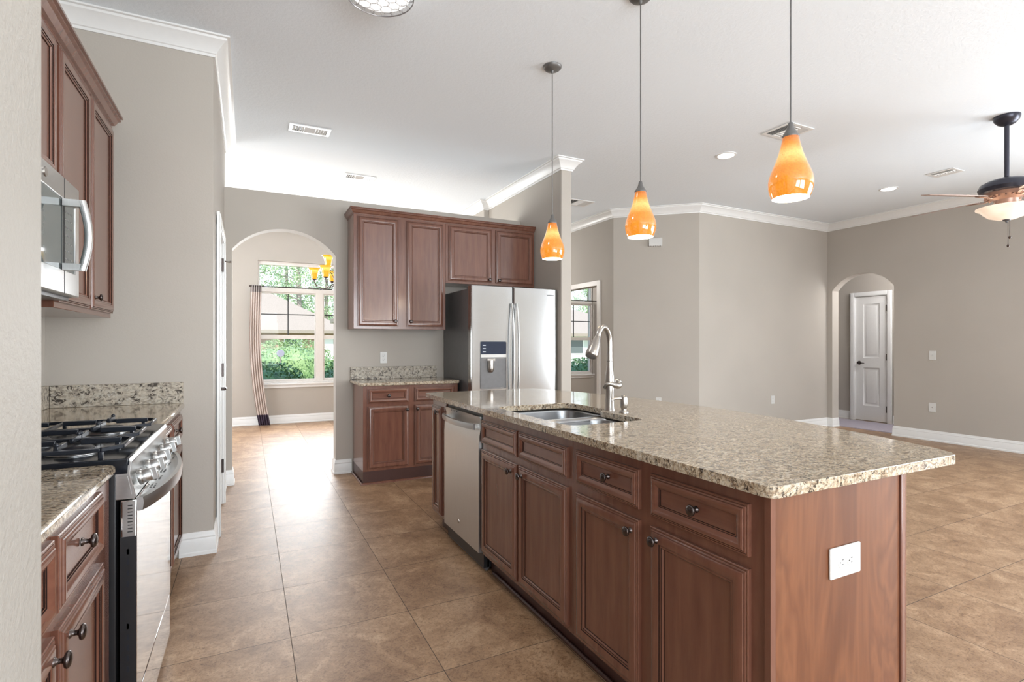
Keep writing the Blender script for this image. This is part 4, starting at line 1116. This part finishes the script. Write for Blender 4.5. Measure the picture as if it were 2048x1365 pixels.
for k in range(3):
    a = R(115 - 98 * k); rr_ = .165; dx, dy = math.cos(a), math.sin(a)
    bm = tube(B(), [(.01 * dx, .01 * dy, 2.20), (.07 * dx, .07 * dy, 2.185), (rr_ * dx, rr_ * dy, 2.225), (rr_ * dx, rr_ * dy, 2.257)], .0055, 8)
    lathe(bm, [(.01, 2.243), (.028, 2.253), (.032, 2.264), (0, 2.266)], (rr_ * dx, rr_ * dy, 0), n=14)
    arm = finish('upper_arm', bm, M['bronze'], ch_); cup(arm, rr_ * dx, rr_ * dy, 2.264)
point_light('chandelier_bulb_light', (CX_, CY_, 2.56), 9, (1, .88, .68), .03)

# curtain in the dining room
cr = thing('window_curtain', 'narrow striped curtain hanging to the floor left of the dining window', 'curtain', (.12, 8.98, 0))
bm = B(); nx, nz = 60, 40; grid = []
for j in range(nz + 1):
    t_ = j / nz; z = 2.165 - 2.158 * t_; sway = .0
    if t_ > .30: sway = .115 * ((t_ - .30) / .70) ** 1.9
    wid = .075 + .005 * t_; row = []
    for i in range(nx + 1):
        s = i / nx; x = -wid + 2 * wid * s + sway - .005 + .02 * math.sin(PI * t_) * -1; y = .016 * math.sin(s * 2 * PI * 5)
        row.append(bm.verts.new((x, y, z)))
    grid.append(row)
for j in range(nz):
    for i in range(nx):
        f = bm.faces.new((grid[j][i], grid[j][i + 1], grid[j + 1][i + 1], grid[j + 1][i]))
        f.material_index = 1 if j >= nz - 3 else (2 if (i % 12) == 2 else (3 if j < 2 else 0))
co_ = finish('fabric', bm, [M['curtain'], M['curtain_band'], M['curtain_stripe'], M['greycloth']], cr, angle=80)
sm = co_.modifiers.new('solid', 'SOLIDIFY'); sm.thickness = .0015
cr2 = thing('curtain_rod', 'thin dark curtain rod across the dining window', 'curtain rod', (0, 8.98, 2.145))
bm = tube(B(), [(.045, 0, 0), (2.06, 0, 0)], .009, 10); lathe(bm, [(0, -.02), (.014, -.012), (.016, 0), (.009, .012)], (.035, 0, 0), 'x', 12); lathe(bm, [(0, .02), (.014, .012), (.016, 0), (.009, -.012)], (2.07, 0, 0), 'x', 12)
finish('rod', bm, M['bronze'], cr2)
bm = B(); 
for x in (.085, 1.05, 2.02): box(bm, x - .006, x + .006, 0, .119, -.012, -.004)
finish('bracket', bm, M['bronze'], cr2)
c2 = thing('window_curtain', 'plain pale curtain edge beside the study window', 'curtain', (6.535, 8.98, 0))
bm = B(); n = 24; a_, b_ = [], []
for i in range(n + 1):
    s = i / n; a_.append(bm.verts.new((-.07 + .14 * s, .022 * math.sin(s * 2 * PI * 4), .01))); b_.append(bm.verts.new((-.07 + .14 * s, .022 * math.sin(s * 2 * PI * 4), 2.15)))
for i in range(n): bm.faces.new((a_[i], a_[i + 1], b_[i + 1], b_[i]))
o = finish('fabric', bm, M['greycloth'], c2, angle=80); sm = o.modifiers.new('solid', 'SOLIDIFY'); sm.thickness = .0015
c3 = thing('curtain_rod', 'thin curtain rod across the study window', 'curtain rod', (0, 8.98, 2.145))
finish('rod', tube(B(), [(4.5 + .1, 0, 0), (6.62, 0, 0)], .009, 10), M['bronze'], c3)
bm = B()
for x in (4.65, 6.46): box(bm, x - .006, x + .006, 0, .119, -.012, -.004)
finish('bracket', bm, M['bronze'], c3)

# ================================================================== OUTSIDE
random.seed(7)
struct(finish('trim_garden_ground', box(B(), -60, 90, 9.28, 120, -.35, -.2), M['grass']), 'lawn outside the windows')
bpy.data.objects['trim_garden_ground'].name = 'garden_ground'
struct(finish('driveway', box(B(), -20, 40, 18.6, 20.8, -.2, -.18), M['concrete']), 'pale driveway beyond the hedge')
def leaves(n, fn, size, mi=0, bm=None):
    bm = bm or B()
    for _ in range(n):
        p, sc_ = fn(); s = size * random.uniform(.6, 1.3) * sc_
        a, b, c_ = random.uniform(0, 2 * PI), random.uniform(-1.1, 1.1), random.uniform(0, 2 * PI)
        m = Matrix.Rotation(a, 3, 'Z') @ Matrix.Rotation(b, 3, 'X') @ Matrix.Rotation(c_, 3, 'Y')
        vs = [bm.verts.new(Vector(p) + m @ Vector(q)) for q in ((-s, 0, 0), (0, -s * .45, .1 * s), (s, 0, 0), (0, s * .45, .1 * s))]
        f = bm.faces.new(vs); f.material_index = mi
    return bm
def shrub(name, label, loc, rx, ry, h, n, size, mat, group=None):
    r = thing(name, label, 'shrub', loc, 0, group)
    def fn():
        while True:
            x, y, z = random.uniform(-1, 1), random.uniform(-1, 1), random.uniform(0, 1)
            d = abs(x) ** 3 + abs(y) ** 3 + abs(z) ** 3
            if .45 < d < 1: return (x * rx, y * ry, z * h), 1
    finish('foliage', leaves(n, fn, size), mat, r, smooth=False)
    bm = B()
    for k in range(5):
        a = 2 * PI * k / 5; tube(bm, [(.05 * math.cos(a), .05 * math.sin(a), .0), (rx * .45 * math.cos(a), ry * .45 * math.sin(a), h * .6)], [.02, .008], 6)
    finish('stems', bm, M['bark'], r)
    # dense inner mass
    c_ = finish('inner_mass', lathe(B(), [(0, .02), (.75, .05), (.86, .35), (.80, .65), (.5, .82), (0, .86)], n=14), mat, r)
    c_.scale = (rx, ry, h)
    return r
hd = [(-1.3, 'dark glossy hedge shrub farthest left below the dining window'), (.3, 'dark glossy hedge shrub at the left of the dining window'), (1.9, 'dark glossy hedge shrub right of centre in the dining window'), (3.5, 'dark glossy hedge shrub right of the dining window'), (6.2, 'dark glossy hedge shrub left in the study window'), (7.8, 'dark glossy hedge shrub right in the study window'), (9.4, 'dark glossy hedge shrub beyond the study window')]
h0 = shrub('hedge_shrub', hd[0][1], (hd[0][0], 11.3, -.2), .84, .65, 1.12, 4200, .038, M['hedge'], 'glossy hedge shrubs outside the windows')
for i, (x, lb) in enumerate(hd[1:]): dup(h0, (x, 11.3 + .15 * (i % 2), -.2), rz=(i % 2) * 180, label=lb)
b0 = shrub('round_bush', 'large pale green rounded bush behind the hedge in the dining window', (1.05, 15.5, -.2), 1.25, .95, 1.62, 6500, .036, M['bush'])
dup(b0, (-1.15, 16.2, -.2), 90, 'pale green bush left behind the hedge')
dup(b0, (3.9, 17.3, -.2), 40, 'pale green bush by the house corner at the right of the dining window')
lp_ = thing('garden_marker', 'small round pale marker on a post in front of the rounded bush', 'marker', (.63, 12.4, -.2))
finish('disc', lathe(B(), [(0, -.01), (.075, -.01), (.08, 0), (.075, .01), (0, .01)], (0, 0, 1.26), 'y', 20), plain('pale_lilac_marker', (.30, .29, .36), .5), lp_)
finish('post', lathe(B(), [(.012, 0), (.012, 1.20)], n=8), M['bark'], lp_)

def house(name, label, loc, w, d, wallh, roofh, wm, over=.6):
    r = thing(name, label, 'house', loc)
    wl = finish('wall', box(B(), -w / 2, w / 2, 0, d, 0, wallh), wm, r)
    bm = B(); o = over; e = wallh
    P = [(-w / 2 - o, -o, e), (w / 2 + o, -o, e), (w / 2 + o, d + o, e), (-w / 2 - o, d + o, e)]; k = min(w, d) / 2
    T = [(-w / 2 + k, d / 2, e + roofh), (w / 2 - k, d / 2, e + roofh)]
    v = [bm.verts.new(p) for p in P] + [bm.verts.new(p) for p in T]
    lowv = [bm.verts.new((p[0], p[1], p[2] - .2)) for p in P]
    bm.faces.new((v[0], v[1], v[5], v[4])); bm.faces.new((v[1], v[2], v[5])); bm.faces.new((v[2], v[3], v[4], v[5])); bm.faces.new((v[3], v[0], v[4]))
    for i in range(4): bm.faces.new((v[i], lowv[i], lowv[(i + 1) % 4], v[(i + 1) % 4]))
    bm.faces.new(lowv[::-1])
    finish('roof', bm, M['roof'], r, smooth=False)
    for x in (-w * .32, -w * .05, w * .25):
        f = finish('window', box(B(), x - .55, x + .55, -.03, 0, .8, 2.0), M['trim'], r)
        finish('pane', box(B(), x - .47, x + .47, -.045, -.03, .88, 1.92), M['gl_glass'], f)
    finish('entrance_door', box(B(), w * .42 - .45, w * .42 + .45, -.03, 0, 0, 2.0), M['trim'], r)
    return r
house('neighbor_house', 'neighbouring house with pale hipped shingle roof in the dining window', (-.4, 37.4, -.2), 12.2, 9, 2.4, 2.9, M['brick'])
house('neighbor_house', 'neighbouring house with pale wall and bluish roof in the study window', (20.5, 30, -.2), 12, 8, 2.2, 1.9, M['bluewall'])
house('neighbor_house', 'nearer brick house whose roof corner shows at the right of the dining window', (8.3, 22, -.2), 7.8, 6, 2.75, 2.4, M['brick'])

tr0 = thing('pine_tree', 'pine tree in the front row behind the houses, first from the left', 'tree', (-9.4, 52, -.3), 0, 'pine trees behind the houses')
bm = tube(B(), [(0, 0, 0), (.1, 0, 5), (0, .1, 11), (.1, 0, 17)], [.24, .2, .14, .04], 8)
for k in range(14):
    a = k * 2.4; z = 4.5 + k * .85; L = 2.1 - k * .07; tube(bm, [(0, 0, z), (L * math.cos(a) * .6, L * math.sin(a) * .6, z + .3), (L * math.cos(a), L * math.sin(a), z + .7)], [.06, .04, .02], 5)
finish('trunk', bm, M['bark'], tr0)
cl = [(k * 2.4 + random.uniform(-.4, .4), 4.5 + k * .55, 2.1 - k * .06) for k in range(22)]
def pf():
    a, z, L = random.choice(cl); q = random.uniform(.35, 1.05)
    return (L * q * math.cos(a) + max(-.8, min(.8, random.gauss(0, .40))), L * q * math.sin(a) + max(-.8, min(.8, random.gauss(0, .40))), z + .6 * q + random.gauss(0, .36)), 1
finish('foliage', leaves(5600, pf, .115), M['pine'], tr0, smooth=False)
xs_ = [(-2.6 + 6.8 * k, 52) for k in range(7)] + [(.8 + 6.8 * k, 60) for k in range(7)] + [(-2.6 + 6.8 * k, 68) for k in range(7)]
rows = {52: ('front', 1), 60: ('middle', 0), 68: ('back', 0)}
nth = ['first', 'second', 'third', 'fourth', 'fifth', 'sixth', 'seventh', 'eighth']
for i, (x, y) in enumerate(xs_):
    lb = 'pine tree in the %s row behind the houses, %s from the left' % (rows[y][0], nth[i % 7 + rows[y][1]])
    t2 = dup(tr0, (x, y, -.3), rz=i * 77, label=lb); s_ = .85 + .3 * ((i * 37) % 10) / 10; t2.scale = (1.05, 1.05, s_)
for k_ in range(10):
    x = -10 + k_ * 6.2
    if k_ == 0: u0 = shrub('undergrowth_bush', 'tall leafy undergrowth bush between the pine trunks', (x, 76, -.3), 2.7, 1.4, 6.5, 2200, .24, M['pine'], 'undergrowth between the pines')
    else: dup(u0, (x, 76, -.3), rz=(k_ % 2) * 180)
